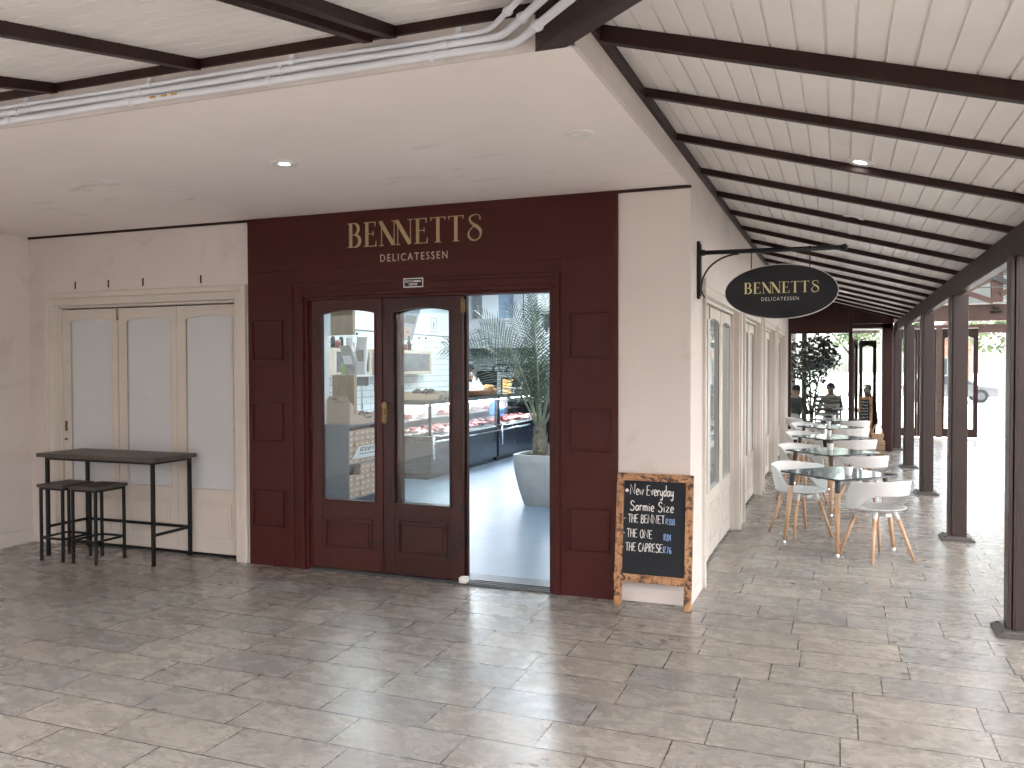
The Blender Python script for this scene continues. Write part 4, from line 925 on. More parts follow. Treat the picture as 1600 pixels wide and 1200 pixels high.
for z0, nz in ((0.129, 6), (0.549, 6)):
    for k in range(nz):
        for j in range(14):
            y = sy0 + 0.092 + j * 0.128
            if y > sy1 - 0.09: continue
            if k >= 4 and z0 < 0.3 and j in (0, 1): continue
            if k == nz - 1 and z0 > 0.3 and j > 9: continue
            o = eb if not used else eb.copy()
            if used: col.objects.link(o)
            used = True
            o.location = (sx1 - 0.012 - rr.uniform(0, 0.012), y + rr.uniform(-0.003, 0.003), z0 + 0.0672 * k); o.rotation_euler = (0, 0, R(rr.uniform(-2, 2)))
es = thing('egg_sign', "slanted pale card sign reading EDDIE'S EGGS among the egg boxes", 'sign', (-4.49, 3.05, 0.55))
m = MB(); m.add([(-4.500, 2.73, 0.60), (-4.500, 3.52, 0.60), (-4.455, 3.58, 0.755), (-4.455, 2.80, 0.755), (-4.505, 2.73, 0.60), (-4.505, 3.52, 0.60), (-4.460, 3.58, 0.755), (-4.460, 2.80, 0.755)], [(0, 1, 2, 3), (4, 7, 6, 5), (0, 4, 5, 1), (1, 5, 6, 2), (2, 6, 7, 3), (3, 7, 4, 0)]); m.build('card', M['white'], es)
text_mesh("EDDIE'S EGGS", 0.050, 0.001, M['rubber'], 'lettering', es, (-4.4725, 2.86, 0.69), right=(0, 1, 0), up=(0.29, 0, 1), width=0.58, bold=0.012)
m = MB()
for k in range(22): m.tube([(-4.4835, 2.86 + k * 0.027, 0.650 + 0.006 * math.sin(k * 2.3)), (-4.481, 2.875 + k * 0.027, 0.664 - 0.006 * math.cos(k * 1.7)), (-4.4838, 2.882 + k * 0.027, 0.648)], 0.0026, 4)
m.build('script_line', M['darkgrey'], es)

# cardboard dispenser on the shelf, crates and bags
db = thing('display_carton', 'open cardboard display carton of small packets on the grey shelf unit', 'box', (-4.66, 2.92, 1.022))
m = MB(); m.prism([(-4.83, 1.023), (-4.515, 1.023), (-4.515, 1.30), (-4.545, 1.365), (-4.80, 1.365), (-4.83, 1.32)], 'Y', 2.70, 2.706); m.build('header_card', M['cardpale'], db)
m = MB(); m.box(-4.83, -4.51, 2.7065, 3.45, 1.023, 1.029)
m.prism([(2.706, 1.029), (3.45, 1.029), (3.45, 1.12), (2.98, 1.12), (2.706, 1.30)], 'X', -4.514, -4.51); m.prism([(2.706, 1.029), (3.45, 1.029), (3.45, 1.12), (2.98, 1.12), (2.706, 1.30)], 'X', -4.83, -4.826); m.box(-4.826, -4.514, 3.445, 3.45, 1.029, 1.12); m.build('tray', M['cardpale'], db)
text_mesh('FIRE', 0.035, 0.001, M['rubber'], 'lettering', db, (-4.76, 2.699, 1.315), width=0.085)
m = MB(); m.box(-4.73, -4.56, 2.6985, 2.6995, 1.295, 1.299); m.box(-4.70, -4.60, 2.6985, 2.6995, 1.285, 1.288); m.build('print_lines', M['darkgrey'], db)
pm = None
for k in range(13):
    m = MB(); m.box(-0.05, 0.05, -0.055, 0.055, -0.006, 0.006); m.cur = 1; m.box(-0.052, -0.02, -0.0552, 0.0552, -0.0065, 0.0065)
    o = m.build('snack_packet', [M['silverbag'] if k % 3 else M['white'], M['card'] if k % 2 else M['black']], None, 0.003, base=(0, 0, 0)); tag(o, 'small foil packet lying in the open display carton', 'packet', 'packets in the display carton')
    o.location = (-4.69 + (k % 3) * 0.07, 2.93 + (k // 3) * 0.105, 1.10 + 0.013 * (k % 4)); o.rotation_euler = (R(rr.uniform(-30, 30)), R(rr.uniform(-30, 30)), R(rr.uniform(0, 180)))
lc = thing('wooden_crate', 'lower pale pine crate standing behind the cardboard carton', 'crate', (-4.66, 3.0, 1.37))
m = MB(); m.box(-4.815, -4.505, 2.79, 2.86, 1.14, 1.625); m.build('crate_body', M['crate'], lc, 0.004)
m = MB(); m.box(-4.84, -4.52, 2.865, 3.25, 1.60, 1.622); m.build('ledge', M['deliwall'], lc)
uc = thing('wooden_crate', 'upper pale pine crate hung high above the snack bags', 'crate', (-4.67, 3.0, 2.11))
m = MB(); m.box(-4.83, -4.52, 2.79, 2.85, 2.11, 2.42); m.build('crate_body', M['crate'], uc, 0.004)
m = MB(); m.box(-4.85, -4.83, 2.785, 3.15, 2.1, 3.49); m.build('hanging_board', M['deliwall'], uc)
def bag(name, lab, mat, c0, w_, d_, h_, lean=0.0, band=None):
    m = MB(); rows = []
    for i in range(9):
        v = i / 8; row = []
        for j in range(17):
            a = 2 * math.pi * j / 16; pw = (1 - abs(2 * v - 1) ** 4 * 0.35); dd = d_ * (1 - v ** 3 * 0.95) * pw
            ca, sa = math.cos(a), math.sin(a); ex = 0.45
            x = w_ / 2 * math.copysign(abs(ca) ** ex, ca) * (1 - 0.1 * math.sin(v * 9)); y = dd / 2 * math.copysign(abs(sa) ** ex, sa) + 0.006 * math.sin(7 * v + 3 * ca)
            row.append((c0[0] + x + lean * v * v, c0[1] + y, c0[2] + h_ * v))
        rows.append(row)
    m.grid(rows); o = m.build(name, mat, None, smooth=True, base=c0); tag(o, lab, 'bag', 'snack bags by the wooden crates'); 
    if band:
        m = MB(); f_ = 0.52
        m.grid([[(c0[0] + w_ * 0.36 * (2 * j / 6 - 1) + lean * ((0.35 + 0.3 * i / 4) ** 2), c0[1] - d_ * 0.52, c0[2] + h_ * (0.35 + 0.3 * i / 4)) for j in range(7)] for i in range(5)]); m.build('label', band, o)
    return o
bag('snack_bag', 'silver grey bag leaning on the lower pine crate', M['silverbag'], (-4.62, 2.93, 1.626), 0.17, 0.10, 0.36, -0.11, M['white'])
bag('snack_bag', 'lime green bag on the lower pine crate, at its left', M['lime'], (-4.765, 3.0, 1.626), 0.09, 0.08, 0.16)
bag('snack_bag', 'white bag standing at the back of the lower pine crate', M['paper'], (-4.76, 3.10, 1.626), 0.10, 0.07, 0.46, 0.0, M['darkgrey'])
bag('snack_bag', 'white printed bag under the upper pine crate', M['white'], (-4.61, 3.12, 1.626), 0.16, 0.07, 0.47, 0.02, M['silverbag'])

# wall cabinets on the left tiled wall
cabs = [(5.55, 6.75, 'pale oak wall cabinet with smoked glass, nearest the front of the shop'), (6.95, 7.62, 'middle pale oak wall cabinet, mostly behind the door stile'), (7.72, 9.05, 'pale oak wall cabinet with smoked glass, nearest the extractor hood')]
for a, b, lab in cabs:
    t = thing('wall_cabinet', lab, 'cabinet', (-6.75, (a + b) / 2, 1.57), 'oak cabinets on the tiled wall')
    x0, x1 = -6.895, -6.60; z0, z1 = 1.575, 2.03
    m = MB(); m.box(x0, x1, a, b, z0, z0 + 0.06); m.box(x0, x1, a, b, z1 - 0.06, z1); m.box(x0, x1, a, a + 0.09, z0 + 0.06, z1 - 0.06); m.box(x0, x1, b - 0.09, b, z0 + 0.06, z1 - 0.06); m.build('carcass', M['oakX'], t, 0.003)
    m = MB(); m.box(x0 + 0.01, x1 - 0.02, a + 0.09, b - 0.09, z0 + 0.06, z1 - 0.06); m.build('glass_front', M['smoked'], t)
    m = MB(); m.box(x0 + 0.05, x1 - 0.001, a - 0.0, a + 0.002, z0, z1); 
bl = ['clear bottle with a black cap on the oak cabinets', 'jar with a pale lid on the oak cabinets', 'dark bottle standing on the oak cabinets']
k = 0
for a, b, lab in cabs:
    y = a + 0.08
    while y < b - 0.05:
        kind = rr.choice((0, 1, 1, 2)); x = -6.68 + rr.uniform(-.06, .04)
        t = thing('bottle' if kind != 1 else 'jar', bl[kind], 'bottle' if kind != 1 else 'jar', (x, y, 2.03), ('capped bottles on the cabinets', 'jars on the cabinets', 'dark bottles on the cabinets')[kind])
        if kind == 1:
            h_ = rr.uniform(0.08, 0.13); m = MB(); m.lathe([(0.045, 0), (0.047, h_ * .8), (0.038, h_)], 12, (x, y, 2.031)); m.build('body', rr.choice([M['white'], M['cardpale'], M['meatdark'], M['paper']]), t, smooth=True)
            m = MB(); m.lathe([(0.042, h_), (0.042, h_ + 0.02)], 12, (x, y, 2.031)); m.build('lid', M['oakX'], t)
        else:
            m = MB(); m.lathe([(0.038, 0), (0.038, 0.15), (0.014, 0.20), (0.014, 0.24)], 12, (x, y, 2.031)); m.build('body', M['caseglass'] if kind == 0 else M['black'], t, smooth=True)
            m = MB(); m.lathe([(0.017, 0.235), (0.017, 0.27)], 12, (x, y, 2.031)); m.build('cap', M['black'], t)
        y += rr.uniform(0.12, 0.2)
mp = thing('menu_panel', 'grey printed menu panel tilted on the white wall above the tiles', 'poster', (-6.82, 8.4, 2.24))
m = MB(); m.add([(-6.86, 7.7, 2.24), (-6.86, 8.72, 2.24), (-6.72, 8.86, 2.95), (-6.72, 7.7, 2.95), (-6.89, 7.7, 2.24), (-6.89, 8.72, 2.24), (-6.75, 8.86, 2.95), (-6.75, 7.7, 2.95)], [(0, 1, 2, 3), (4, 7, 6, 5), (0, 4, 5, 1), (1, 5, 6, 2), (2, 6, 7, 3), (3, 7, 4, 0)]); m.build('panel', M['poster'], mp)
m = MB(); m.add([(-6.851, 8.05, 2.265), (-6.851, 8.60, 2.265), (-6.802, 8.62, 2.50), (-6.802, 8.05, 2.50)], [(0, 1, 2, 3)]); m.build('brown_print', M['posterbox'], mp)
m = MB(); m.blob((-6.822, 8.46, 2.40), (0.006, 0.055, 0.035)); m.build('red_mark', M['meatdark'], mp)
m = MB(); m.add([(-6.79, 8.25, 2.56), (-6.79, 8.70, 2.56), (-6.757, 8.72, 2.72), (-6.757, 8.25, 2.72)], [(0, 1, 2, 3)]); m.build('dark_print', M['darkgrey'], mp)
wp = thing('wall_notice', 'small outlined notice on the white wall beside the grey menu panel', 'notice', (-6.88, 9.75, 2.4))
m = MB(); m.box(-6.899, -6.894, 9.60, 9.86, 2.44, 2.74); m.build('sheet', M['white'], wp)
m = MB()
for (a, b, c_, d) in ((9.60, 9.86, 2.44, 2.452), (9.60, 9.86, 2.728, 2.74), (9.60, 9.612, 2.452, 2.728), (9.848, 9.86, 2.452, 2.728), (9.715, 9.745, 2.49, 2.66), (9.69, 9.77, 2.58, 2.60)): m.box(-6.894, -6.892, a, b, c_, d)
m.build('border', M['darkgrey'], wp)

# refrigerated display counters
def counter(y0, y1, lab, near_end):
    xf0, xb0 = -4.74, -5.62
    t = thing('display_counter', lab, 'counter', ((xf0 + xb0) / 2, (y0 + y1) / 2, 0.012))
    m = MB(); m.box(xb0, xf0 - 0.02, y0 + 0.015, y1 - 0.015, 0.10, 0.60); m.build('base', M['navy'], t, 0.006)
    m = MB(); m.box(xb0 + 0.05, xf0 - 0.08, y0 + 0.05, y1 - 0.05, 0.013, 0.10); m.build('plinth', M['blackgloss'], t)
    m = MB(); m.box(xb0, xf0 + 0.02, y0, y1, 0.60, 0.665); m.build('deck_edge', M['blackgloss'], t, 0.005)
    m = MB(); m.box(xb0 + 0.02, xf0 - 0.02, y0 + 0.02, y1 - 0.02, 0.6655, 0.672); m.build('deck', M['steel'], t)
    m = MB(); m.tube([(xf0 + 0.055, y0 + 0.02, 0.585), (xf0 + 0.055, y1 - 0.02, 0.585)], 0.016, 10); m.build('bumper_rail', M['chrome'], t, smooth=True)
    m = MB(); m.tube([(xf0 + 0.02, y0 + 0.10, 0.675), (xf0 + 0.035, y0 + 0.25, 0.655), (xf0 + 0.035, y1 - 0.25, 0.655), (xf0 + 0.02, y1 - 0.10, 0.675)], 0.013, 8); m.build('glass_rail', M['chrome'], t, smooth=True)
    m = MB()
    for z in (0.585, 0.33): m.tube([(xf0 + 0.055, y0 - 0.005, z), (xf0 + 0.055, y0 + 0.03, z)], 0.014, 8)
    m.tube([(xf0 + 0.055, y0 + 0.0, 0.33), (xf0 + 0.055, y0 + 0.0, 0.66)], 0.018, 8)
    m.build('end_bracket', M['chrome'], t, smooth=True)
    for y in (y0 + 0.02, y1 - 0.05):
        m = MB(); m.box(xf0 - 0.05, xf0 - 0.01, y, y + 0.03, 0.672, 1.145); m.build('corner_post', M['blackgloss'], t)
    m = MB(); m.box(xb0, xf0, y0, y1, 1.146, 1.205); m.build('top_frame', M['blackgloss'], t, 0.004)
    m = MB(); m.box(xb0 + 0.005, xf0 - 0.005, y0 + 0.005, y1 - 0.005, 1.2055, 1.213); m.build('top_glass', M['caseglass'], t)
    m = MB(); m.box(xf0 - 0.008, xf0 - 0.003, y0 + 0.03, y1 - 0.03, 0.673, 1.145); m.build('front_glass', M['caseglass'], t)
    m = MB(); m.box(xb0 + 0.05, xf0 - 0.05, y0 + 0.004, y0 + 0.009, 0.673, 1.145); m.build('end_glass', M['caseglass'], t)
    m = MB(); m.box(xb0 + 0.0, xb0 + 0.015, y0 + 0.03, y1 - 0.03, 0.673, 1.145); m.build('back_panel', M['deliwall'], t)
    m = MB(); m.box(xb0 + 0.02, xb0 + 0.30, y0 + 0.04, y1 - 0.04, 0.86, 0.872); m.build('inner_shelf', M['steel'], t)
    m = MB(); m.box(xf0 - 0.12, xf0 - 0.06, y0 + 0.08, y1 - 0.08, 1.128, 1.1455); m.build('case_light', M['case_led'], t)
    return t
counter(5.30, 7.98, 'dark navy glass display counter of meats, its near end facing the doorway', True)
counter(8.04, 10.66, 'second dark glass display counter, farther back behind the potted palm', False)
tl_ = {'meat': 'tray of pink cut meat in the glass display counter', 'meatdark': 'tray of dark red meat in the glass display counter', 'meatpale': 'tray of pale sliced meat in the glass display counter'}
def tray(x, y, z, mt, w_=0.32, l=0.30, seed=0):
    q = random.Random(seed)
    t = thing('meat_tray', tl_[mt], 'food tray', (x, y, z), {'meat': 'trays of pink meat', 'meatdark': 'trays of dark red meat', 'meatpale': 'trays of pale meat'}[mt])
    m = MB(); m.box(x - w_ / 2, x + w_ / 2, y - l / 2, y + l / 2, z, z + 0.012); m.build('tray', M['trayblack'] if q.random() < .5 else M['white'], t, 0.003)
    m = MB()
    for k in range(14):
        a = q.uniform(-w_ / 2 + .05, w_ / 2 - .05); b = q.uniform(-l / 2 + .05, l / 2 - .05); s_ = q.uniform(.03, .06)
        m.blob((x + a, y + b, z + 0.02 + q.uniform(0, .055)), (s_, s_ * q.uniform(.6, 1.3), s_ * .45), 9, 5, 0.35, q)
    m.build('meat', M[mt], t, smooth=True)
sd = 0
for (y0, y1) in ((5.30, 7.98), (8.04, 10.66)):
    y = y0 + 0.22
    while y < y1 - 0.15:
        for x in (-4.94, -5.25):
            sd += 1; tray(x, y, 0.673, ('meat', 'meatdark', 'meatpale')[(sd * 7 // 3) % 3], seed=sd)
        if int(y * 3) % 2: sd += 1; tray(-5.46, y, 0.873, ('meatpale', 'meat')[sd % 2], 0.22, seed=sd)
        y += 0.335
# things on the counters
def basket(cx, cy, z):
    t = thing('wicker_basket', 'oval wicker basket of bread rolls on the display counter', 'basket', (cx, cy, z))
    rows = []
    for i in range(5):
        v = i / 4; rows.append([(cx + (0.19 + 0.05 * v) * math.cos(2 * math.pi * j / 28), cy + (0.60 + 0.10 * v) * math.sin(2 * math.pi * j / 28), z + 0.095 * v) for j in range(29)])
    m = MB(); m.grid(rows); o = m.build('weave', M['basket'], t, smooth=True); s_ = o.modifiers.new('thick', 'SOLIDIFY'); s_.thickness = 0.014
    m = MB(); m.prism([(cx + 0.19 * math.cos(2 * math.pi * j / 24), cy + 0.60 * math.sin(2 * math.pi * j / 24)) for j in range(24)], 'Z', z + 0.001, z + 0.012); m.build('bottom', M['basket'], t)
    m = MB(); m.tube([(cx + 0.23, cy - 0.02 + 0.13 * math.cos(R(a)), z + 0.07 + 0.10 * math.sin(R(a))) for a in range(0, 181, 15)], 0.009, 6); m.build('handle', M['basket'], t)
basket(-4.95, 7.62, 1.214)
q = random.Random(9)
for k in range(12):
    c_ = (-4.95 + q.uniform(-.11, .11), 7.85 + (k // 3) * 0.115 + q.uniform(-.02, .02) - 0.05, 1.29 + 0.03 * (k % 3))
    m = MB(); m.blob((0, 0, 0), (0.055, 0.075, 0.045), 12, 7, 0.08, q); o = m.build('bread_roll', M['bread'], None, smooth=True, base=(0, 0, 0)); o.location = c_; o.rotation_euler = (0, 0, q.uniform(0, 3)); tag(o, 'golden bread roll heaped at the far end of the wicker basket', 'bread roll', 'rolls in the wicker basket')
for k in range(7):
    c_ = (-4.95 + q.uniform(-.08, .08), 7.10 + k * 0.11, 1.25 + 0.01 * (k % 2)); h_ = (0.16, 0.20, 0.22, 0.26, 0.33, 0.27, 0.2)[k]
    m = MB(); rows = []
    for i in range(6):
        v = i / 5; rows.append([(c_[0] + 0.12 * (1 - v) * math.cos(2 * math.pi * j / 9) * q.uniform(.75, 1.2), c_[1] + 0.13 * (1 - v) * math.sin(2 * math.pi * j / 9) * q.uniform(.75, 1.2), c_[2] + h_ * v) for j in range(9)])
        rows[-1].append(rows[-1][0])
    m.grid(rows); o = m.build('wrapped_loaf', M['paper'], None, base=c_); tag(o, 'white paper wrapped loaf peaking out of the wicker basket', 'loaf', 'wrapped loaves in the wicker basket')
t = thing('carton_tray', 'low brown carton with dark packets on the near counter top', 'box', (-5.1, 5.62, 1.213))
m = MB(); m.box(-5.30, -4.92, 5.50, 5.95, 1.214, 1.22); m.box(-5.30, -4.92, 5.50, 5.506, 1.22, 1.31); m.box(-5.30, -4.92, 5.944, 5.95, 1.22, 1.31); m.box(-5.30, -5.294, 5.506, 5.944, 1.22, 1.33); m.box(-4.926, -4.92, 5.506, 5.944, 1.22, 1.29); m.build('carton', M['card'], t)
m = MB()
for k in range(7): m.blob((-5.22 + q.uniform(0, .24), 5.57 + k * .05, 1.31 + q.uniform(0, .04)), (0.06, .05, .04), 8, 5, .3, q)
m.build('packets', M['black'], t)
t = thing('steel_box', 'low stainless steel bin on the near counter top', 'bin', (-5.0, 6.45, 1.213))
m = MB(); m.box(-5.30, -4.86, 6.2, 6.9, 1.214, 1.33); m.build('box', M['steel'], t, 0.008)
m = MB(); m.box(-5.31, -4.85, 6.19, 6.91, 1.3305, 1.342); m.build('lid', M['steel'], t, 0.003)
t = thing('glass_tray', 'clear plastic box with a white rim on the second counter', 'box', (-4.95, 9.0, 1.213))
m = MB(); m.box(-5.15, -4.80, 8.35, 9.55, 1.214, 1.30); m.build('box', M['caseglass'], t); m = MB(); m.box(-5.16, -4.79, 8.34, 8.36, 1.30, 1.315); m.box(-5.16, -4.79, 9.54, 9.56, 1.30, 1.315); m.box(-4.81, -4.79, 8.36, 9.54, 1.30, 1.315); m.box(-4.81, -4.79, 8.9, 8.92, 1.214, 1.30); m.build('rim', M['white'], t)
o = bag('produce_bag', 'blue plastic bag inside the second glass counter', M['bluebag'], (-5.0, 8.55, 0.80), 0.25, 0.34, 0.26); o['category'] = 'bag'; o['group'] = 'bags in the counter'
# scales on poles
for (x, y, lab) in ((-5.35, 4.35, 'dark price display on a thin pole left of the counter'), (-5.55, 5.75, 'second dark price display on a pole, seen through the middle door leaf')):
    t = thing('scale_display', lab, 'display', (x, y, 1.0), 'price displays on poles')
    m = MB(); m.tube([(x, y, 1.03 if x < -5.4 else 1.0), (x, y, 1.50)], 0.018, 8); m.box(x - .13, x + .13, y - .14, y + .14, 1.02 if x > -5.4 else 1.215, 1.05 if x > -5.4 else 1.25); m.build('pole', M['steel'], t)
    m = MB(); m.box(x - 0.10, x + 0.10, y - 0.035, y + 0.035, 1.45, 1.60); m.build('head', M['darkgrey'], t, 0.015)
    m = MB(); m.box(x - 0.07, x + 0.03, y - 0.037, y - 0.0352, 1.50, 1.56); m.build('screen', M['smoked'], t)
t = thing('work_bench', 'white counter bench behind the carton, carrying a price display', 'counter', (-5.5, 4.4, 0.012))
m = MB(); m.box(-6.0, -4.95, 3.75, 4.75, 0.96, 1.0); m.build('top', M['white'], t, 0.004)
for (x, y) in ((-5.95, 3.8), (-5.0, 3.8), (-5.95, 4.7), (-5.0, 4.7)):
    m = MB(); m.tube([(x, y, 0.013), (x, y, 0.96)], 0.02, 8); m.build('leg', M['steel'], t)
t = thing('card_sign', 'tan card sign on two black stakes behind the cardboard carton', 'sign', (-5.2, 4.6, 1.0))
m = MB(); m.box(-5.30, -4.95, 4.60, 4.61, 1.36, 1.47); m.build('card', M['cardpale'], t)
for x in (-5.2, -5.02):
    m = MB(); m.tube([(x, 4.605, 1.001), (x, 4.605, 1.359)], 0.006, 6); m.blob((x, 4.605, 1.28), (0.02, .02, .035)); m.build('stake', M['black'], t)
# back of the shop
t = thing('extractor_hood', 'stainless extractor hood hanging by a rod near the back wall', 'hood', (-6.15, 11.7, 2.09))
m = MB(); m.box(-6.89, -5.42, 11.40, 11.97, 2.13, 2.80); m.build('canopy', M['hoodsteel'], t, 0.01); m = MB(); m.box(-6.85, -5.46, 11.44, 11.95, 2.09, 2.1295); m.build('filter', M['darkgrey'], t)
for x in (-6.5, -5.6):
    m = MB(); m.tube([(x, 11.6, 2.80), (x, 11.6, 3.5)], 0.012, 6); m.build('rod', M['darkgrey'], t)
t = thing('duct_column', 'white boxed duct with blue shade painted on its side, above the hood', 'duct', (-6.2, 11.5, 2.75))
m = MB(); m.box(-6.55, -6.18, 11.5, 11.98, 2.81, 3.5); m.build('duct', M['deliwall'], t); m = MB(); m.box(-6.179, -5.99, 11.55, 11.98, 2.81, 3.5); m.build('side', M['duct_shade'], t)  # second box carries the column's blue shade as its colour
t = thing('air_conditioner', 'long white wall air conditioner high at the back of the shop', 'air conditioner', (-4.4, 11.8, 2.95))
m = MB(); m.prism([(11.99, 2.90), (11.99, 3.30), (11.70, 3.30), (11.66, 3.05), (11.80, 2.90)], 'X', -5.3, -3.5); m.build('housing', M['white'], t, 0.02); m = MB(); m.box(-5.2, -3.6, 11.70, 11.76, 2.93, 2.95); m.build('louvre', M['darkgrey'], t)
t = thing('wall_emblem', 'dark navy angular emblem high on the wall behind the palm', 'emblem', (-5.3, 11.95, 2.75))
m = MB(); m.prism([(-5.42, 2.95), (-5.20, 3.08), (-5.02, 3.0), (-4.98, 2.80), (-5.10, 2.66), (-5.18, 2.48), (-5.30, 2.66), (-5.25, 2.84)], 'Y', 11.97, 11.985); m.build('emblem', M['navy'], t)
t = thing('kitchen_bench', 'black kitchen bench along the tiled back wall', 'counter', (-5.2, 11.6, 0.012))
m = MB(); m.box(-6.85, -3.4, 11.25, 11.98, 0.05, 0.95); m.build('cupboards', M['blackgloss'], t); m = MB(); m.box(-6.87, -3.38, 11.22, 11.99, 0.951, 0.99); m.build('worktop', M['steel'], t)
m = MB(); m.box(-6.85, -5.95, 11.86, 11.99, 0.991, 1.62); m.build('splash_panel', M['blackgloss'], t)
t = thing('steam_oven', 'stainless oven with a glowing window on the back bench', 'oven', (-5.75, 11.5, 0.99))
m = MB(); m.box(-6.12, -5.35, 11.3, 11.85, 0.991, 1.60); m.build('housing', M['steel'], t, 0.012); m = MB(); m.box(-5.98, -5.62, 11.285, 11.2995, 1.18, 1.44); m.build('window', M['ovenglow'], t)
m = MB(); m.box(-6.02, -5.58, 11.290, 11.2992, 1.14, 1.48); m.build('window_frame', M['blackgloss'], t)
m = MB(); m.tube([(-6.3, 11.5, 1.60), (-6.28, 11.5, 1.72), (-6.2, 11.5, 1.76), (-5.3, 11.5, 1.76), (-5.22, 11.5, 1.72), (-5.2, 11.5, 1.60)], 0.025, 8); m.tube([(-6.0, 11.5, 1.60), (-5.95, 11.5, 1.70), (-5.4, 11.5, 1.70), (-5.35, 11.5, 1.60)], 0.022, 8); m.build('top_rail', M['blackgloss'], t, smooth=True)
# raised tiles: a rack of shiny glasses on the back wall
t = thing('glass_rack', 'rack of shiny upturned glasses on the tiled wall under the hood', 'rack', (-6.5, 11.9, 1.6))
for k in range(6):
    m = MB(); m.box(-6.86, -6.2, 11.90, 11.985, 1.58 + k * .09, 1.585 + k * .09); m.build('rack_bar', M['chrome'], t)
for k in range(6):
    for j in range(6):
        x = -6.80 + j * 0.105
        m = MB(); m.lathe([(0.034, 0), (0.028, 0.06), (0.02, 0.065)], 10, (x, 11.92, 1.587 + k * .09)); o = m.build('tumbler', M['tumbler'], None, smooth=True, base=(x, 11.92, 1.587 + k * .09)); tag(o, 'shiny upturned tumbler in the wall rack under the hood', 'tumbler', 'tumblers in the wall rack')

# ---- potted palm
pp = thing('potted_palm', 'tall feathery palm in a tapered grey concrete pot inside the doorway', 'potted plant', (-2.47, 3.80, 0.012))
m = MB(); cx, cy = -2.47, 3.80; rings = []
for (h_, r_) in ((0.012, .165), (0.10, .195), (0.25, .237), (0.42, .268), (0.56, .285), (0.645, .285), (0.645, .250), (0.60, .245)):
    ring = []
    for k in range(32):
        a = 2 * math.pi * k / 32; ca, sa = math.cos(a), math.sin(a); e = 0.32
        ring.append((cx + r_ * math.copysign(abs(ca) ** e, ca), cy + r_ * math.copysign(abs(sa) ** e, sa), h_))
    ring.append(ring[0]); rings.append(ring)
m.grid(rings); m.build('pot', M['concrete'], pp, smooth=False)
m = MB(); m.box(cx - .245, cx + .245, cy - .245, cy + .245, 0.58, 0.61); m.build('soil', M['soil'], pp)
m = MB(); q = random.Random(21)
m.tube([(cx, cy, 0.60), (cx, cy, 0.68), (cx + .005, cy, 0.80), (cx, cy, 0.95), (cx, cy, 1.06)], [0.085, 0.098, 0.082, 0.055, 0.03], 14)
for k in range(22):
    a = k * 2.4; z = 0.66 + 0.016 * k; r_ = 0.09 - 0.0022 * k; w_ = 0.045
    p = Vector((cx + r_ * math.cos(a), cy + r_ * math.sin(a), z)); tn = Vector((-math.sin(a), math.cos(a), 0)); up = Vector((math.cos(a) * .12, math.sin(a) * .12, 1))
    m.add([p - tn * w_, p + tn * w_, p + up * 0.13 + tn * 0.012, p + up * 0.13 - tn * 0.012, p + Vector((math.cos(a), math.sin(a), 0)) * .018 + up * .04], [(0, 1, 4), (1, 2, 4), (2, 3, 4), (3, 0, 4)])
m.build('trunk', M['palmtrunk'], pp)
def frond(az, lean, L, droop, seed, ll=0.42, roll=0.0):
    q = random.Random(seed); n = 22; p = Vector((cx + .02 * math.cos(az), cy + .02 * math.sin(az), 0.92)); el = lean; rach = [p.copy()]
    hd = Vector((math.cos(az), math.sin(az), 0)); step = L / n
    for i in range(n):
        el2 = el - droop * (i / n) ** 1.7
        p = p + (hd * math.cos(el2) + Vector((0, 0, 1)) * math.sin(el2)) * step; rach.append(p.copy())
    m = MB(); m.tube(rach, [0.013 * (1 - i / (n + 3)) + 0.002 for i in range(n + 1)], 6); fr = m.build('frond', M['palmstem'], pp, smooth=True)
    m = MB(); sd_ = hd.cross(Vector((0, 0, 1))).normalized()
    N_ = 34
    for k in range(N_):
        u = 0.20 + 0.80 * (k + .5) / N_; f_ = u * n; i = min(int(f_), n - 1); a = rach[i].lerp(rach[i + 1], f_ - i); t = (rach[i + 1] - rach[i]).normalized(); up = sd_.cross(t).normalized()
        if up.z < 0: up = -up
        sdr = sd_ * math.cos(roll) + up * math.sin(roll); upr = up * math.cos(roll) - sd_ * math.sin(roll)
        l = ll * (math.sin(math.pi * (0.10 + 0.86 * u)) ** 0.6) * q.uniform(.85, 1.1)
        for s_ in (-1, 1):
            d = (sdr * s_ * 0.9 + t * (0.50 + 0.5 * u) + upr * (0.30 + q.uniform(-.12, .12))).normalized()
            wv = (t - d * t.dot(d)).normalized() * 0.0065
            b = a + d * l * 0.5 + Vector((0, 0, 0.012)); e = a + d * l + Vector((0, 0, -0.10 * l - q.uniform(0, .03)))
            m.add([a - wv * .6, a + wv * .6, b - wv, b + wv, e], [(0, 1, 3, 2), (2, 3, 4)])
    m.build('leaflets', M['palmleaf'], fr)
FR = ((186, 66, 1.72, 74, .50), (168, 75, 1.62, 56, .46), (150, 82, 1.75, 36, .36), (207, 78, 1.7, 44, .38), (100, 85, 1.75, 28, .34), (275, 85, 1.7, 26, .34), (20, 82, 1.75, 40, .36), (340, 76, 1.65, 55, .36), (60, 78, 1.7, 46, .34), (230, 72, 1.5, 66, .34), (310, 66, 1.4, 64, .34), (5, 66, 1.5, 62, .36), (250, 88, 1.65, 14, .32), (180, 88, 1.6, 16, .30))
for k, (az, lean, L, dr, ll) in enumerate(FR): frond(R(az), R(lean), L, R(dr), 100 + k, ll, R((62, 55, 40, 45, 0, 0, -50, -45, -30, 30, -20, -45, 20, 40)[k]))

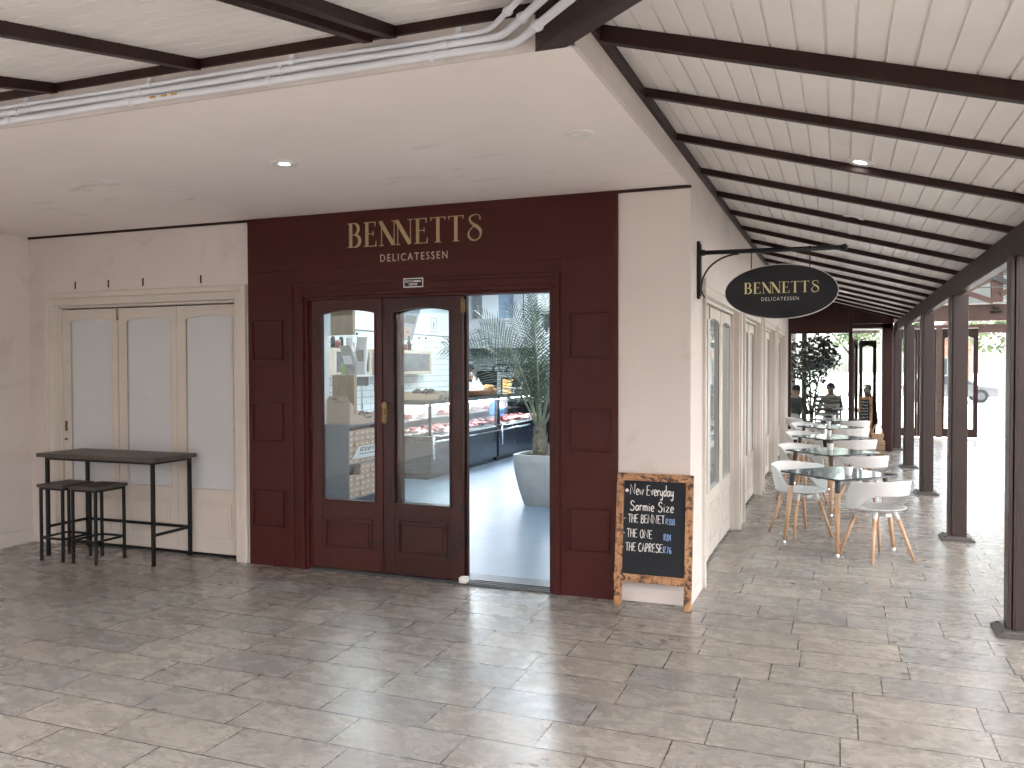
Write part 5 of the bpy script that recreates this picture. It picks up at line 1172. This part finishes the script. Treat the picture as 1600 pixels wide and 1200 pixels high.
# ================================================================ people
def person(lab, J, mats, loc=(0, 0, 0), rz=0.0, cap=None, hair=True, hairlen=0.0, apron=None, mask=False):
    """J: joint name -> position (pelvis at local origin height). One continuous skinned body; clothing zones by joint."""
    root = thing('person', lab, 'person', (0, 0, 0))
    names = list(J.keys()); idx = {n: i for i, n in enumerate(names)}
    edges = [('pelvis', 'spine'), ('spine', 'chest'), ('chest', 'neck'), ('neck', 'head'), ('head', 'crown')]
    for s_ in 'lr': edges += [('chest', 'sho' + s_), ('sho' + s_, 'elb' + s_), ('elb' + s_, 'wri' + s_), ('wri' + s_, 'han' + s_), ('pelvis', 'hip' + s_), ('hip' + s_, 'kne' + s_), ('kne' + s_, 'ank' + s_), ('ank' + s_, 'toe' + s_)]
    rad = dict(pelvis=(.15, .115), spine=(.14, .105), chest=(.155, .11), neck=(.055, .058), head=(.078, .092), crown=(.066, .075))
    for s_ in 'lr': rad.update({'sho' + s_: (.068, .068), 'elb' + s_: (.047, .047), 'wri' + s_: (.030, .030), 'han' + s_: (.034, .020), 'hip' + s_: (.092, .092), 'kne' + s_: (.062, .062), 'ank' + s_: (.042, .042), 'toe' + s_: (.036, .026)})
    me = bpy.data.meshes.new('b'); me.from_pydata([J[n] for n in names], [(idx[a], idx[b]) for a, b in edges], [])
    tmp = bpy.data.objects.new('b', me); col.objects.link(tmp)
    tmp.modifiers.new('skin', 'SKIN'); sv = me.skin_vertices[0].data
    for n in names: sv[idx[n]].radius = rad[n]; sv[idx[n]].use_root = (n == 'pelvis')
    ss = tmp.modifiers.new('ss', 'SUBSURF'); ss.levels = 2; ss.render_levels = 2
    bm2 = bpy.data.meshes.new_from_object(tmp.evaluated_get(bpy.context.evaluated_depsgraph_get()))
    V = [tuple(v.co) for v in bm2.vertices]; F = [tuple(p.vertices) for p in bm2.polygons]
    bpy.data.objects.remove(tmp)
    mb = MB(); mb.add(V, F)
    segs = [(Vector(J[a]), Vector(J[b]), a, b) for a, b in edges]
    def zone(p):
        best = None
        for a, b, na, nb in segs:
            d = b - a; t = max(0, min(1, (p - a).dot(d) / max(d.length_squared, 1e-9))); k = (a + d * t - p).length
            if best is None or k < best[0]: best = (k, na, nb, t)
        _, na, nb, t = best
        if nb in ('head', 'crown') or (nb == 'neck' and t > .75): return 0
        if nb.startswith('han'): return 0
        if nb.startswith('wri'): return 1 if (mats[3] or t < .12) else 0
        if nb[:3] in ('kne', 'ank') or (nb[:3] == 'hip' and t > .3): return 2
        if nb[:3] == 'toe': return 4
        return 1
    mb.mi = []
    for f in F:
        c_ = sum((Vector(V[i]) for i in f), Vector()) / len(f); mb.mi.append(zone(c_))
    hd = Vector(J['head']); up = (Vector(J['crown']) - Vector(J['neck'])).normalized(); fw = Vector(J['_face']) if False else FACE[0]
    sd_ = fw.cross(up).normalized(); fw = up.cross(sd_).normalized()
    # face: nose, brow, ears, eyes, mouth (all in the body mesh)
    mb.cur = 0
    def at(a, b, c_): return hd + sd_ * a + fw * b + up * c_
    mb.tube([at(0, .085, .045), at(0, .108, .01), at(0, .086, -.004)], [.008, .015, .010], 8)
    for s_ in (-1, 1):
        mb.blob(at(s_ * .084, -.005, .015), (.014, .022, .032), 8, 6)
        mb.cur = 3; mb.blob(at(s_ * .030, .086, .040), (.011, .008, .008), 8, 5); mb.cur = 0
    mb.cur = 3; mb.tube([at(-.026, .080, -.038), at(0, .090, -.040), at(.026, .080, -.038)], [.004, .006, .004], 6); mb.cur = 0
    for s_ in 'lr':
        w_ = Vector(J['wri' + s_]); h_ = Vector(J['han' + s_]); d = (h_ - w_).normalized(); side = d.orthogonal().normalized(); nn = d.cross(side)
        for k, (o_, l) in enumerate(((-.027, .062), (-.009, .074), (.009, .070), (.026, .055))):
            a = h_ + side * o_ + d * .012; b = a + d * l * .55 + nn * .008; e = b + (d * .6 + nn * .8).normalized() * l * .5
            mb.tube([a, b, e], [.0095, .0088, .0065], 6)
        a = h_ - d * .02 + side * .03; mb.tube([a, a + side * .028 + d * .02, a + side * .036 + d * .05], [.011, .010, .0075], 6)
    body = mb.build('body', [mats[0], mats[1], mats[2], M['rubber'], M['black']], root, smooth=True)
    def shell(name, mat, r_, c_, zmin, fcut=None):
        m = MB(); rows = []
        for i in range(9):
            thh = math.pi * 0.62 * i / 8; row = []
            for j in range(21):
                a = 2 * math.pi * j / 20; v = Vector((math.sin(thh) * math.cos(a) * r_[0], math.sin(thh) * math.sin(a) * r_[1], math.cos(thh) * r_[2]))
                if fcut is not None and v.y > 0 and v.z < fcut: v.z = fcut; 
                row.append(at(v.x, v.y + c_[1], v.z + c_[2]))
            rows.append(row)
        m.grid(rows); m.build(name, mat, root, smooth=True)
    if hair: shell('hair', M['hair'], (.092, .106, .098), (0, -.010, .045), 0, .045)
    if cap:
        shell('cap', cap, (.098, .112, .108), (0, -.004, .060), 0, .03)
        m = MB(); m.tube([at(-.07, .08, .075), at(0, .15, .068), at(.07, .08, .075)], [.010, .016, .010], 8); m.build('cap_peak', cap, root, smooth=True)
    if apron:
        m = MB(); ch = Vector(J['chest']); pv = Vector(J['pelvis']); rows = []
        for i in range(7):
            t = i / 6; c_ = ch.lerp(pv, t * 1.15 - .12); row = []
            for j in range(7):
                u = (j / 6 - .5) * 2; row.append(c_ + sd_ * u * (.10 + .05 * t) + fw * (.135 + .01 * math.sin(t * 5) - .06 * u * u))
            rows.append(row)
        m.grid(rows); o = m.build('apron', apron, root, smooth=True); s2 = o.modifiers.new('t', 'SOLIDIFY'); s2.thickness = .006
    if mask:
        m = MB(); m.blob(at(0, .072, -.022), (.052, .035, .040), 12, 8); m.build('face_mask', M['white'], root, smooth=True)
    root.location = loc; root.rotation_euler = (0, 0, rz); return root
FACE = [Vector((0, 1, 0))]
def pose(seated, armL=None, armR=None, lean=0.0, head=(0, 0)):
    z = 0.52 if seated else 0.95
    J = {'pelvis': (0, 0, z), 'spine': (0, lean * .4, z + .18), 'chest': (0, lean, z + .40), 'neck': (0, lean * 1.15, z + .545), 'head': (head[0] * .6, lean * 1.25 + .02 + head[1] * .6, z + .655), 'crown': (head[0], lean * 1.25 + .012 + head[1], z + .735)}
    for s_, k in (('l', -1), ('r', 1)):
        J['sho' + s_] = (k * .175, lean * 1.0, z + .455)
        arm = armL if s_ == 'l' else armR
        if arm: J['elb' + s_], J['wri' + s_] = arm
        else: J['elb' + s_] = (k * .235, lean - .01, z + .18); J['wri' + s_] = (k * .22, lean + .10, z - .04)
        w_ = Vector(J['wri' + s_]); e = Vector(J['elb' + s_]); J['han' + s_] = tuple(w_ + (w_ - e).normalized() * .075)
        J['hip' + s_] = (k * .095, 0.02 if seated else 0, z - .06)
        if seated: J['kne' + s_] = (k * .11, .43, z - .03); J['ank' + s_] = (k * .11, .40, .07); J['toe' + s_] = (k * .115, .53, .03)
        else: J['kne' + s_] = (k * .10, .015, .49); J['ank' + s_] = (k * .10, -.01, .07); J['toe' + s_] = (k * .105, .13, .028)
    return J
person('person in black with white face mask bending behind the first display counter', pose(False, ((-.25, .12, 1.18), (-.12, .34, 1.10)), ((.25, .12, 1.18), (.12, .34, 1.10)), 0.10, (0, .03)), (M['skin'], M['blackcloth'], M['blackcloth'], True), (-6.02, 9.55, 0.012), R(-150), M['blackcloth'], True, mask=True, apron=None)
person('person in black top and black cap with a white apron, working near the oven', pose(False, ((-.26, .10, 1.20), (-.10, .36, 1.12)), ((.26, .10, 1.20), (.10, .36, 1.12)), 0.10, (0, .04)), (M['skin'], M['blackcloth'], M['blackcloth'], True), (-5.60, 10.93, 0.012), R(-62), M['blackcloth'], True, apron=M['white'])

# ================================================================ end of the walkway: glazed cafe front
YE = 12.0
cf = thing('shopfront', 'dark maroon cafe front with a big clear window closing the end of the walkway', 'shopfront', (0.9, YE, 0))
m = MB(); m.box(0.0, 0.055, YE, YE + 0.12, 0, 3.6); m.box(1.141, 1.215, YE, YE + 0.12, 0, 3.2); m.box(0.055, 1.141, YE, YE + 0.12, 2.37, 3.3); m.box(0.055, 1.141, YE, YE + 0.12, 0, 0.28); m.box(1.215, 1.94, YE + 0.40, YE + 0.5, 2.47, 3.0); m.box(1.19, 1.215, YE + 0.12, YE + 0.5, 0, 3.0); m.box(1.77, 1.96, YE + 0.40, YE + 0.52, 0, 2.8); m.box(1.90, 1.98, YE + 0.52, 16.2, 0, 2.8); m.box(1.215, 1.96, YE + 0.0, YE + 0.12, 2.55, 3.0)
m.build('facing', M['maroon_worn'], cf, 0.004)
m = MB(); m.box(0.055, 1.141, YE + 0.05, YE + 0.058, 0.28, 2.37); m.build('window_pane', M['glass'], cf)
m = MB(); m.box(1.075, 1.085, YE + 0.045, YE + 0.063, 0.28, 2.37); m.build('glazing_joint', M['steel'], cf)
m = MB(); m.box(1.205, 1.695, YE + 0.385, YE + 0.398, 2.372, 2.436); m.build('name_board', M['paper'], cf)
text_mesh('OUT OF LONDON FLOWER', 0.036, 0.002, M['rubber'], 'lettering', cf, (1.45, YE + 0.384, 2.386), width=0.45, align='CENTER', bold=0.01)
m = MB(); arc = leaf(m, 1.36, 1.70, 0.02, 2.25, YE + 1.30, YE + 1.345, 1.43, 1.63, 0.55, 2.10, 0.04); d = m.build('door_leaf', M['maroon_worn'], cf); pane(1.43, 1.63, 0.55, arc, YE + 1.32).build('glass_pane', M['glass'], d)
m = MB(); arc = leaf(m, 0.0, 0.80, 0.02, 2.28, 0, 0.045, 0.12, 0.68, 0.6, 2.12, 0.05); xf(m, lambda p: (1.235 + p[0] * .13 - p[1], YE + 0.52 + p[0], p[2])); d = m.build('door_leaf', M['maroon_worn'], cf)
pn = pane(0.12, 0.68, 0.6, arc, 0.02); xf(pn, lambda p: (1.235 + p[0] * .13 - p[1], YE + 0.52 + p[0], p[2])); pn.build('glass_pane', M['glass'], d)
m = MB(); m.box(-3.2, 1.9, YE + 0.5, 15.2, 2.72, 2.82); m.box(-3.2, 1.9, 15.0, 15.2, 2.55, 2.72); m.build('cafe_ceiling', M['darkgrey'], cf)
m = MB(); m.box(0.16, 0.27, 14.5, 14.62, 0, 2.72); m.build('inner_column', M['darkgrey'], cf)
m = MB(); m.box(-3.2, -0.02, 15.6, 15.7, 0, 2.6); m.box(-3.2, -3.1, YE + .2, 15.6, 0, 2.8); m.build('garden_wall', M['wall'], cf)
# tree and things in the cafe
def crown_leaves(m, c_, r_, n, sz, q, shape=None, flat=0.5):
    k = 0
    while k < n:
        v = Vector((q.uniform(-1, 1), q.uniform(-1, 1), q.uniform(-1, 1)))
        if v.length > 1 or (shape and not shape(v)): continue
        k += 1
        p = Vector((c_[0] + v.x * r_[0], c_[1] + v.y * r_[1], c_[2] + v.z * r_[2]))
        d = Vector((q.uniform(-1, 1), q.uniform(-1, 1), q.uniform(-1, .3))).normalized(); e = d.orthogonal().normalized(); e = (e * math.cos(q.uniform(0, 6)) + d.cross(e) * math.sin(q.uniform(0, 6))).normalized()
        l = sz * q.uniform(.7, 1.3); w_ = l * .28
        m.add([p, p + d * l * .5 + e * w_, p + d * l, p + d * l * .5 - e * w_], [(0, 1, 2, 3)])
q = random.Random(4)
tr = thing('potted_fig', 'dark leafy potted fig tree behind the cafe window', 'potted tree', (0.42, 13.1, 0))
m = MB(); m.lathe([(0.17, 0.0), (0.21, 0.40), (0.19, 0.40), (0.0, 0.36)], 20, (0.42, 13.1, 0.0), cap=False); m.build('pot', M['darkgrey'], tr, smooth=True)
m = MB(); br_ = []
for k in range(7):
    a = k * .9; e = (0.42 + .28 * math.cos(a), 13.1 + .25 * math.sin(a), 1.55 + .12 * (k % 3)); m.tube([(0.42, 13.1, .36), (0.42 + .05 * math.cos(a), 13.1 + .05 * math.sin(a), .9), e, (e[0] + .1 * math.cos(a), e[1] + .1 * math.sin(a), 2.15)], [.022, .016, .010, .004], 6)
m.build('trunk', M['bark'], tr, smooth=True)
m = MB()
crown_leaves(m, (0.52, 13.1, 2.05), (0.42, 0.36, 0.36), 640, .10, q); crown_leaves(m, (0.44, 13.1, 1.62), (0.30, 0.26, 0.32), 260, .10, q); crown_leaves(m, (0.40, 13.1, 1.05), (0.18, 0.16, 0.42), 120, .10, q); crown_leaves(m, (0.78, 13.15, 1.85), (.25, .2, .2), 130, .09, q); crown_leaves(m, (0.20, 13.1, 1.75), (.22, .2, .35), 150, .09, q)
m.build('crown', M['leaf'], tr)
vn = thing('climbing_vine', 'pale-lit climbing vine on the wall at the left of the cafe window', 'plant', (0.0, 15.3, 0))
m = MB(); crown_leaves(m, (-0.28, 15.4, 1.6), (0.35, 0.14, 1.0), 420, .11, q); m.build('leaves', M['leaf'], vn); m = MB(); m.tube([(-0.3, 15.45, 0), (-.25, 15.42, 1.2), (-.35, 15.45, 2.3)], [.03, .02, .01], 6); m.build('stem', M['bark'], vn)
sh2 = dup(c0, (0.06, 13.05, 0), R(-65), 'white shell chair behind the cafe window, under the person in navy')
person('person in a navy jacket seated with back to us behind the cafe window', pose(True, ((-.24, .14, .70), (-.12, .36, .74)), ((.24, .14, .70), (.12, .36, .74)), 0.06), (M['skin'], M['navycloth'], M['jeans'], True), (0.06, 13.1, 0.0), R(-40))
person('person in an olive hooded top and cap, seated in the cafe', pose(True, ((-.25, .16, .72), (-.10, .36, .76)), ((.25, .16, .72), (.10, .36, .76)), 0.04), (M['skin'], M['olivecloth'], M['jeans'], True), (0.80, 14.55, 0.0), R(172), M['darkgrey'], True)
person('person with dark hair in a cream top seated inside the cafe doorway', pose(True, ((-.25, .16, .72), (-.12, .36, .74)), ((.25, .16, .72), (.12, .36, .74)), 0.10), (M['skindark'], M['whitecloth'], M['jeans'], True), (1.66, 13.95, 0.0), R(60))
st = thing('slatted_bench', 'dark slatted bench between the cafe tables', 'bench', (0.73, 13.95, 0))
for k in range(5):
    m = MB(); m.box(0.48, 0.98, 13.93, 13.955, 0.62 + k * .095, 0.68 + k * .095); m.build('slat', M['barwood'] if k % 2 else M['signrim'], st)
m = MB(); m.box(0.48, 0.98, 13.96, 14.30, 0.42, 0.46); m.build('seat', M['barwood'], st)
for x in (0.46, 0.98):
    m = MB(); m.box(x, x + .03, 13.93, 13.96, 0, 1.08); m.box(x, x + .03, 14.27, 14.30, 0, .42); m.build('frame', M['black'], st)
for (px, py, hz, lab) in ((1.0, 13.55, 0.80, 'white round cafe table at the right of the cafe window'), (0.66, 13.55, 0.66, 'small low white table in front of the slatted bench')):
    t = thing('round_table', lab, 'table', (px, py, 0)); m = MB(); m.lathe([(0.17, hz - .03), (0.18, hz - .02), (0.18, hz)], 24, (px, py, 0)); m.build('tabletop', M['white'], t); m = MB(); m.tube([(px, py, 0.02), (px, py, hz - .03)], .022, 8); m.lathe([(.14, 0), (.14, .015), (.03, .03)], 16, (px, py, 0)); m.build('pedestal', M['steel'], t)
o = thing('cup', 'pale cup standing on the white round cafe table', 'cup', (0.94, 13.5, 0.80)); m = MB(); m.lathe([(.03, 0), (.04, .10), (.036, .10), (.028, .01), (0, .01)], 14, (0.94, 13.5, .8005), cap=False); m.build('bowl', M['white'], o, smooth=True)
for i in range(5): pass
# small chalkboard in the cafe doorway
a2 = thing('chalkboard_stand', 'small chalkboard on an orange-brown timber stand in the far cafe doorway', 'sign', (1.46, 12.32, 0))
m = MB(); m.box(1.33, 1.37, 12.30, 12.33, 0, 1.09); m.build('stile', M['burntZ'], a2); m = MB(); m.box(1.54, 1.59, 12.30, 12.33, 0, 1.09); m.build('stile', M['burntZ'], a2); m = MB(); m.box(1.37, 1.54, 12.30, 12.33, 1.04, 1.09); m.build('top_rail', M['burntX'], a2); m = MB(); m.box(1.37, 1.54, 12.305, 12.325, 0.30, 1.04); bd2 = m.build('blackboard', M['chalkboard'], a2)
m = MB(); q2 = random.Random(2)
for k in range(9):
    z = .98 - k * .062; x = 1.385
    while x < 1.50: l = q2.uniform(.012, .03); m.tube([(x, 12.3045, z), (x + l * .5, 12.3045, z + q2.uniform(.01, .03)), (x + l, 12.3045, z + q2.uniform(-.01, .01))], .0035, 4); x += l + .012
m.build('chalk_scribble', M['chalk'], bd2)
bk = thing('hoop_basket', 'tan basket with a tall hoop handle on a crate by the cafe doorway', 'basket', (1.68, 11.75, 0.26))
m = MB(); m.prism([(1.58, .262), (1.76, .262), (1.78, .40), (1.56, .40)], 'Y', 11.66, 11.86); m.build('body', M['card'], bk, .008); m = MB(); m.tube([(1.67 + .085 * math.cos(R(a)), 11.76, .40 + .19 * math.sin(R(a))) for a in range(0, 181, 12)], .009, 6); m.build('hoop_handle', M['oakX'], bk, smooth=True); m = MB(); m.box(1.565, 1.775, 11.655, 11.865, .39, .405); m.build('rim', M['bread'], bk)
cr = thing('low_crate', 'low brown timber crate holding the hoop handled basket', 'crate', (1.68, 11.76, 0)); m = MB()
for z in (0.0, .09, .18): m.box(1.54, 1.80, 11.64, 11.655, z + .01, z + .08); m.box(1.54, 1.80, 11.865, 11.88, z + .01, z + .08)
m.box(1.54, 1.555, 11.655, 11.865, .01, .26); m.box(1.785, 1.80, 11.655, 11.865, .01, .26); m.box(1.555, 1.785, 11.655, 11.865, .24, .26); m.build('slats', M['crate'], cr)

# ================================================================ entrance hall: gable end, timbers, roof
YG = 16.3
en = thing('entrance_screen', 'dark timber entrance screen of arched glazed doors at the end of the hall', 'entrance', (4.5, YG, 0))
m = MB(); m.box(1.95, 9.5, YG, YG + .16, 2.76, 3.14); m.box(1.95, 9.5, YG - .01, YG + .16, 2.60, 2.68); m.build('header_beam', M['redtimber'], en, .005)
for (a, b) in ((2.18, 2.30), (3.12, 3.24), (4.56, 4.70), (5.6, 5.74), (6.6, 6.74), (7.9, 8.04), (9.36, 9.5)):
    m = MB(); m.box(a, b, YG - .01, YG + .15, 0, 2.60); m.build('frame_post', M['redtimber'], en, .004)
def screen_leaf(x0, x1, lab=None):
    m = MB(); sl_, sr_ = .05, (.10 if x1 > 3.9 else .05); arc = leaf(m, x0, x1, .02, 2.585, YG + .03, YG + .08, x0 + sl_, x1 - sr_, .22, 2.36, .07); d = m.build('door_leaf', M['timber'], en, .003); pane(x0 + sl_, x1 - sr_, .22, arc, YG + .05).build('glass_pane', M['glass'], d)
for (a, b) in ((2.305, 2.71), (2.715, 3.115), (3.245, 4.0), (4.705, 5.595), (5.745, 6.595), (6.745, 7.895), (8.045, 9.355)): screen_leaf(a, b)
m = MB(); m.box(4.0, 4.56, YG + .0, YG + .1, 2.48, 2.60); m.build('door_head', M['redtimber'], en)
m = MB(); m.box(4.25, 4.45, YG - .10, YG - .012, 2.94, 2.99); m.box(4.29, 4.41, YG - .09, YG - .02, 3.02, 3.06); m.build('closer_box', M['black'], en)
fl = thing('floodlight', 'white floodlight fixed on the header beam above the open entrance door', 'lamp', (4.33, YG - .1, 3.15)); m = MB(); m.prism([(4.24, 3.16), (4.44, 3.16), (4.42, 3.26), (4.30, 3.30), (4.25, 3.25)], 'Y', YG - .22, YG - .05); m.box(4.44, 4.62, YG - .16, YG - .10, 3.19, 3.23); m.build('housing', M['white'], fl, .01)
gb = thing('gable_wall', 'grey-green panelled gable wall above the entrance screen', 'wall', (6, YG, 3.14))
m = MB(); m.add([(1.0, YG + .2, 3.145), (13, YG + .2, 3.145), (13, YG + .2, 4.9), (7, YG + .2, 7.4), (1.0, YG + .2, 4.9)], [(0, 1, 2, 3, 4)])
for k in range(20): pass
m.build('panels', M['panelglass'], gb)
m = MB(); m.box(1.95, 13, YG - .06, YG + .19, 3.14, 3.165); m.build('sill', M['white'], gb)
tm = thing('roof_truss', 'red-brown cross-braced timber truss in front of the gable wall', 'truss', (5, 15.6, 3.1))
for (x0, x1) in ((2.95, 3.14), (4.15, 4.38), (5.6, 5.8)):
    m = MB(); m.box(x0, x1, 15.55, 15.72, 3.15, 6.0); m.build('king_post', M['redtimber'], tm, .006)
for (a, b) in (((3.0, 15.52, 4.35), (5.2, 15.52, 3.25)), ((2.6, 15.53, 3.85), (4.2, 15.53, 3.20)), ((3.0, 15.54, 3.15), (4.2, 15.54, 3.75)), ((4.3, 15.54, 3.35), (5.7, 15.54, 4.2)), ((4.3, 15.5, 3.95), (5.7, 15.5, 3.35)), ((4.3, 15.56, 4.75), (5.7, 15.56, 4.05))):
    m = MB(); m.beam(a, b, .07, .11); m.build('brace', M['redtimber'] if a[2] < 3.9 else M['darkgrey'], tm)
for (z, y) in ((3.42, 14.9), (3.66, 14.6), (4.02, 14.3)):
    m = MB(); m.tube([(1.5, y, z), (12.5, y, z)], .012, 6); m.build('tie_rod', M['darkgrey'], tm)
# unseen translucent hall roof and walls of the square, put in to dim the daylight
mt, n, b = newmat('translucent_roof_sheet'); out = n.nodes['Material Output']; tl2 = N(n, 'ShaderNodeBsdfTranslucent'); tl2.inputs[0].default_value = (.82, .80, .795, 1); df = N(n, 'ShaderNodeBsdfDiffuse'); df.inputs[0].default_value = (.6, .63, .62, 1); mx = n.nodes.new('ShaderNodeMixShader'); mx.inputs[0].default_value = 0.45; n.links.new(tl2.outputs[0], mx.inputs[1]); n.links.new(df.outputs[0], mx.inputs[2]); n.links.new(mx.outputs[0], out.inputs['Surface'])
hr = thing('hall_roof', 'unseen high translucent gable roof added over the open hall to dim daylight', 'roof', (4, 0, 5))
m = MB(); m.grid([[(-9, y, 4.6), (3.5, y, 7.2), (13, y, 4.9)] for y in (-17, -5.0)]); m.build('sheets', mt, hr)
mt2 = mt.copy(); mt2.name = 'dimming_roof_sheet'
for x_ in mt2.node_tree.nodes:
    if x_.type == 'MIX_SHADER': x_.inputs[0].default_value = 0.86
m = MB(); m.grid([[(-9, y, 4.605), (3.5, y, 7.205), (13, y, 4.905)] for y in (-5.0, YG + .2)]); m.build('dimming_sheets', mt2, hr)  # less translucent part, set so to darken the floor beyond the posts
for y in range(-16, 17, 4):
    m = MB(); m.beam((-9, y, 4.55), (3.5, y, 7.15), .12, .2); m.beam((3.5, y, 7.15), (13, y, 4.85), .12, .2); m.build('hall_rafter', M['redtimber'], hr)
hw = thing('hall_wall', 'unseen cream walls added across the hall, with gaps and dark openings shaping its light', 'wall', (13, 0, 0))
m = MB(); m.box(13, 13.2, -17, YG + .2, 2.9, 4.9)  # left open below to let low daylight reach in
for k in range(10): m.box(12.98, 13.22, -17 + k * 3.7, -16.6 + k * 3.7, 0, 2.9)
m.build('east_wall', M['wall'], hw)
m = MB(); m.box(-9, 13, -17.2, -17, 0, 7.2); m.build('south_wall', M['wall'], hw)  # closed backdrop, added to darken what the shop glass reflects
for k in range(6):
    m = MB(); m.box(-8 + k * 3.5, -5.6 + k * 3.5, -16.99, -16.95, 0.0, 2.7); m.build('shop_opening', M['smoked'], hw)
m = MB(); m.box(-9, LW - .2, -17, -9, 0, 4.7); m.build('west_wall', M['wall'], hw)

# ================================================================ outside beyond the entrance
wf = thing('wet_floor_sign', 'orange folding floor sign seen through the left entrance glass', 'floor sign', (2.86, 17.4, -0.06))
m = MB(); m.prism([(2.72, -.05), (3.0, -.05), (2.93, .52), (2.79, .52)], 'Y', 17.3, 17.315); m.build('front_panel', M['orangeplastic'], wf, .003); m = MB(); m.add([(2.72, 17.6, -.05), (3.0, 17.6, -.05), (2.93, 17.33, .52), (2.79, 17.33, .52), (2.72, 17.615, -.05), (3.0, 17.615, -.05), (2.93, 17.345, .52), (2.79, 17.345, .52)], [(0, 1, 2, 3), (4, 7, 6, 5), (0, 4, 5, 1), (1, 5, 6, 2), (2, 6, 7, 3), (3, 7, 4, 0)]); m.build('back_panel', M['orangeplastic'], wf)
m = MB(); m.box(2.81, 2.91, 17.29, 17.3, .42, .48); m.build('hand_slot', M['white'], wf)
fe = thing('bar_fence', 'pale green bar fence across the car park', 'fence', (0, 44, -.06))
for k in range(70):
    pass
m = MB()
for k in range(120): m.box(-10 + k * .22, -9.96 + k * .22, 44, 44.04, -.05, 2.2)
m.build('bars', M['fencegreen'], fe)
m = MB(); m.box(-10, 16.4, 43.98, 44.06, 2.1, 2.16); m.box(-10, 16.4, 43.98, 44.06, .1, .16); m.build('rails', M['fencegreen'], fe)
def tree(x, y, h_, r_, lab, mat, seed):
    q = random.Random(seed); t = thing('tree', lab, 'tree', (x, y, -.06)); m = MB()
    m.tube([(x, y, -.06), (x + .08, y, h_ * .3), (x - .05, y + .1, h_ * .55), (x, y, h_ * .8)], [.20, .15, .10, .03], 8)
    for k in range(7):
        a = q.uniform(0, 6.28); z = h_ * q.uniform(.35, .6); m.tube([(x, y, z), (x + r_ * .5 * math.cos(a), y + r_ * .5 * math.sin(a), z + r_ * .45), (x + r_ * .8 * math.cos(a), y + r_ * .8 * math.sin(a), z + r_ * .7)], [.07, .04, .015], 6)
    m.build('trunk', M['bark'], t, smooth=True); m = MB()
    for k in range(16):
        a = q.uniform(0, 6.28); rr_ = r_ * q.uniform(.1, .75); z = h_ * .72 + q.uniform(-.35, .3) * h_ * .5; crown_leaves(m, (x + rr_ * math.cos(a), y + rr_ * math.sin(a), z), (r_ * .42, r_ * .42, r_ * .30), 170, .28, q)
    m.build('crown', mat, t)
tree(8.9, 38, 5.2, 2.5, 'leafy tree seen through the open entrance door', M['leafpale'], 31)
tree(1.6, 47, 6.5, 3.0, 'tree behind the pale green fence, seen through the left entrance glass', M['leafpale'], 32)
tree(4.6, 44.5, 5.0, 1.5, 'slim tree beside the terracotta building, seen through the middle entrance leaf', M['leafpale'], 33)
tree(12.5, 45, 6.0, 3.0, 'broad tree at the far right of the car park', M['leafpale'], 34)
hb = thing('brick_house', 'low terracotta house beyond the fence', 'house', (7.1, 52, -.06)); m = MB(); m.box(6.0, 8.2, 50, 56, -.06, 3.2); m.build('wall', M['brick'], hb); m = MB(); m.prism([(5.6, 3.2), (8.6, 3.2), (7.1, 4.6)], 'Y', 49.6, 56.4); m.build('roof', M['redtimber'], hb)
for x in (6.2, 7.2):
    m = MB(); m.box(x, x + .8, 49.95, 49.99, .9, 2.2); m.build('window', M['carglass'], hb)
ca = thing('parked_car', 'pale silver car parked in the bright yard beyond the open door', 'car', (5.9, 40, -.06))
prof = [(-2.05, .28), (2.05, .28), (2.1, .55), (2.0, .72), (1.15, .84), (.55, 1.30), (-.95, 1.34), (-1.65, .90), (-2.08, .80)]
m = MB(); m.prism([(5.9 + a, z - .06) for a, z in prof], 'Y', 39.2, 40.9); m.build('body', M['carwhite'], ca, .05, )
m = MB(); m.prism([(5.9 + a, z - .06) for a, z in ((1.0, .86), (.5, 1.24), (-.9, 1.27), (-1.45, .92))], 'Y', 39.185, 40.915); m.build('side_window', M['carglass'], ca)
for a in (-1.3, 1.3):
    for y in (39.16, 40.72):
        m = MB(); m.tube([(5.9 + a, y, .26), (5.9 + a, y + .22, .26)], .32, 20); wl = m.build('wheel', M['tyre'], ca); m = MB(); m.tube([(5.9 + a, y - .01, .26), (5.9 + a, y + .23, .26)], .19, 14); m.build('rim', M['carglass'], wl)
for a, mm in ((2.03, M['white']), (-2.07, M['meatdark'])):
    for y in (39.3, 40.55):
        m = MB(); m.box(5.9 + a - .05, 5.9 + a + .05, y, y + .25, .58, .70); m.build('headlight' if a > 0 else 'tail_light', mm, ca)
# last chair beside the end window
for o in list(col.objects):
    if o.get('label') == cl[4][0]: o.location = (0.24, 11.28, 0); o.rotation_euler = (0, 0, R(-75))
    if o.get('label') == 'dummy': pass
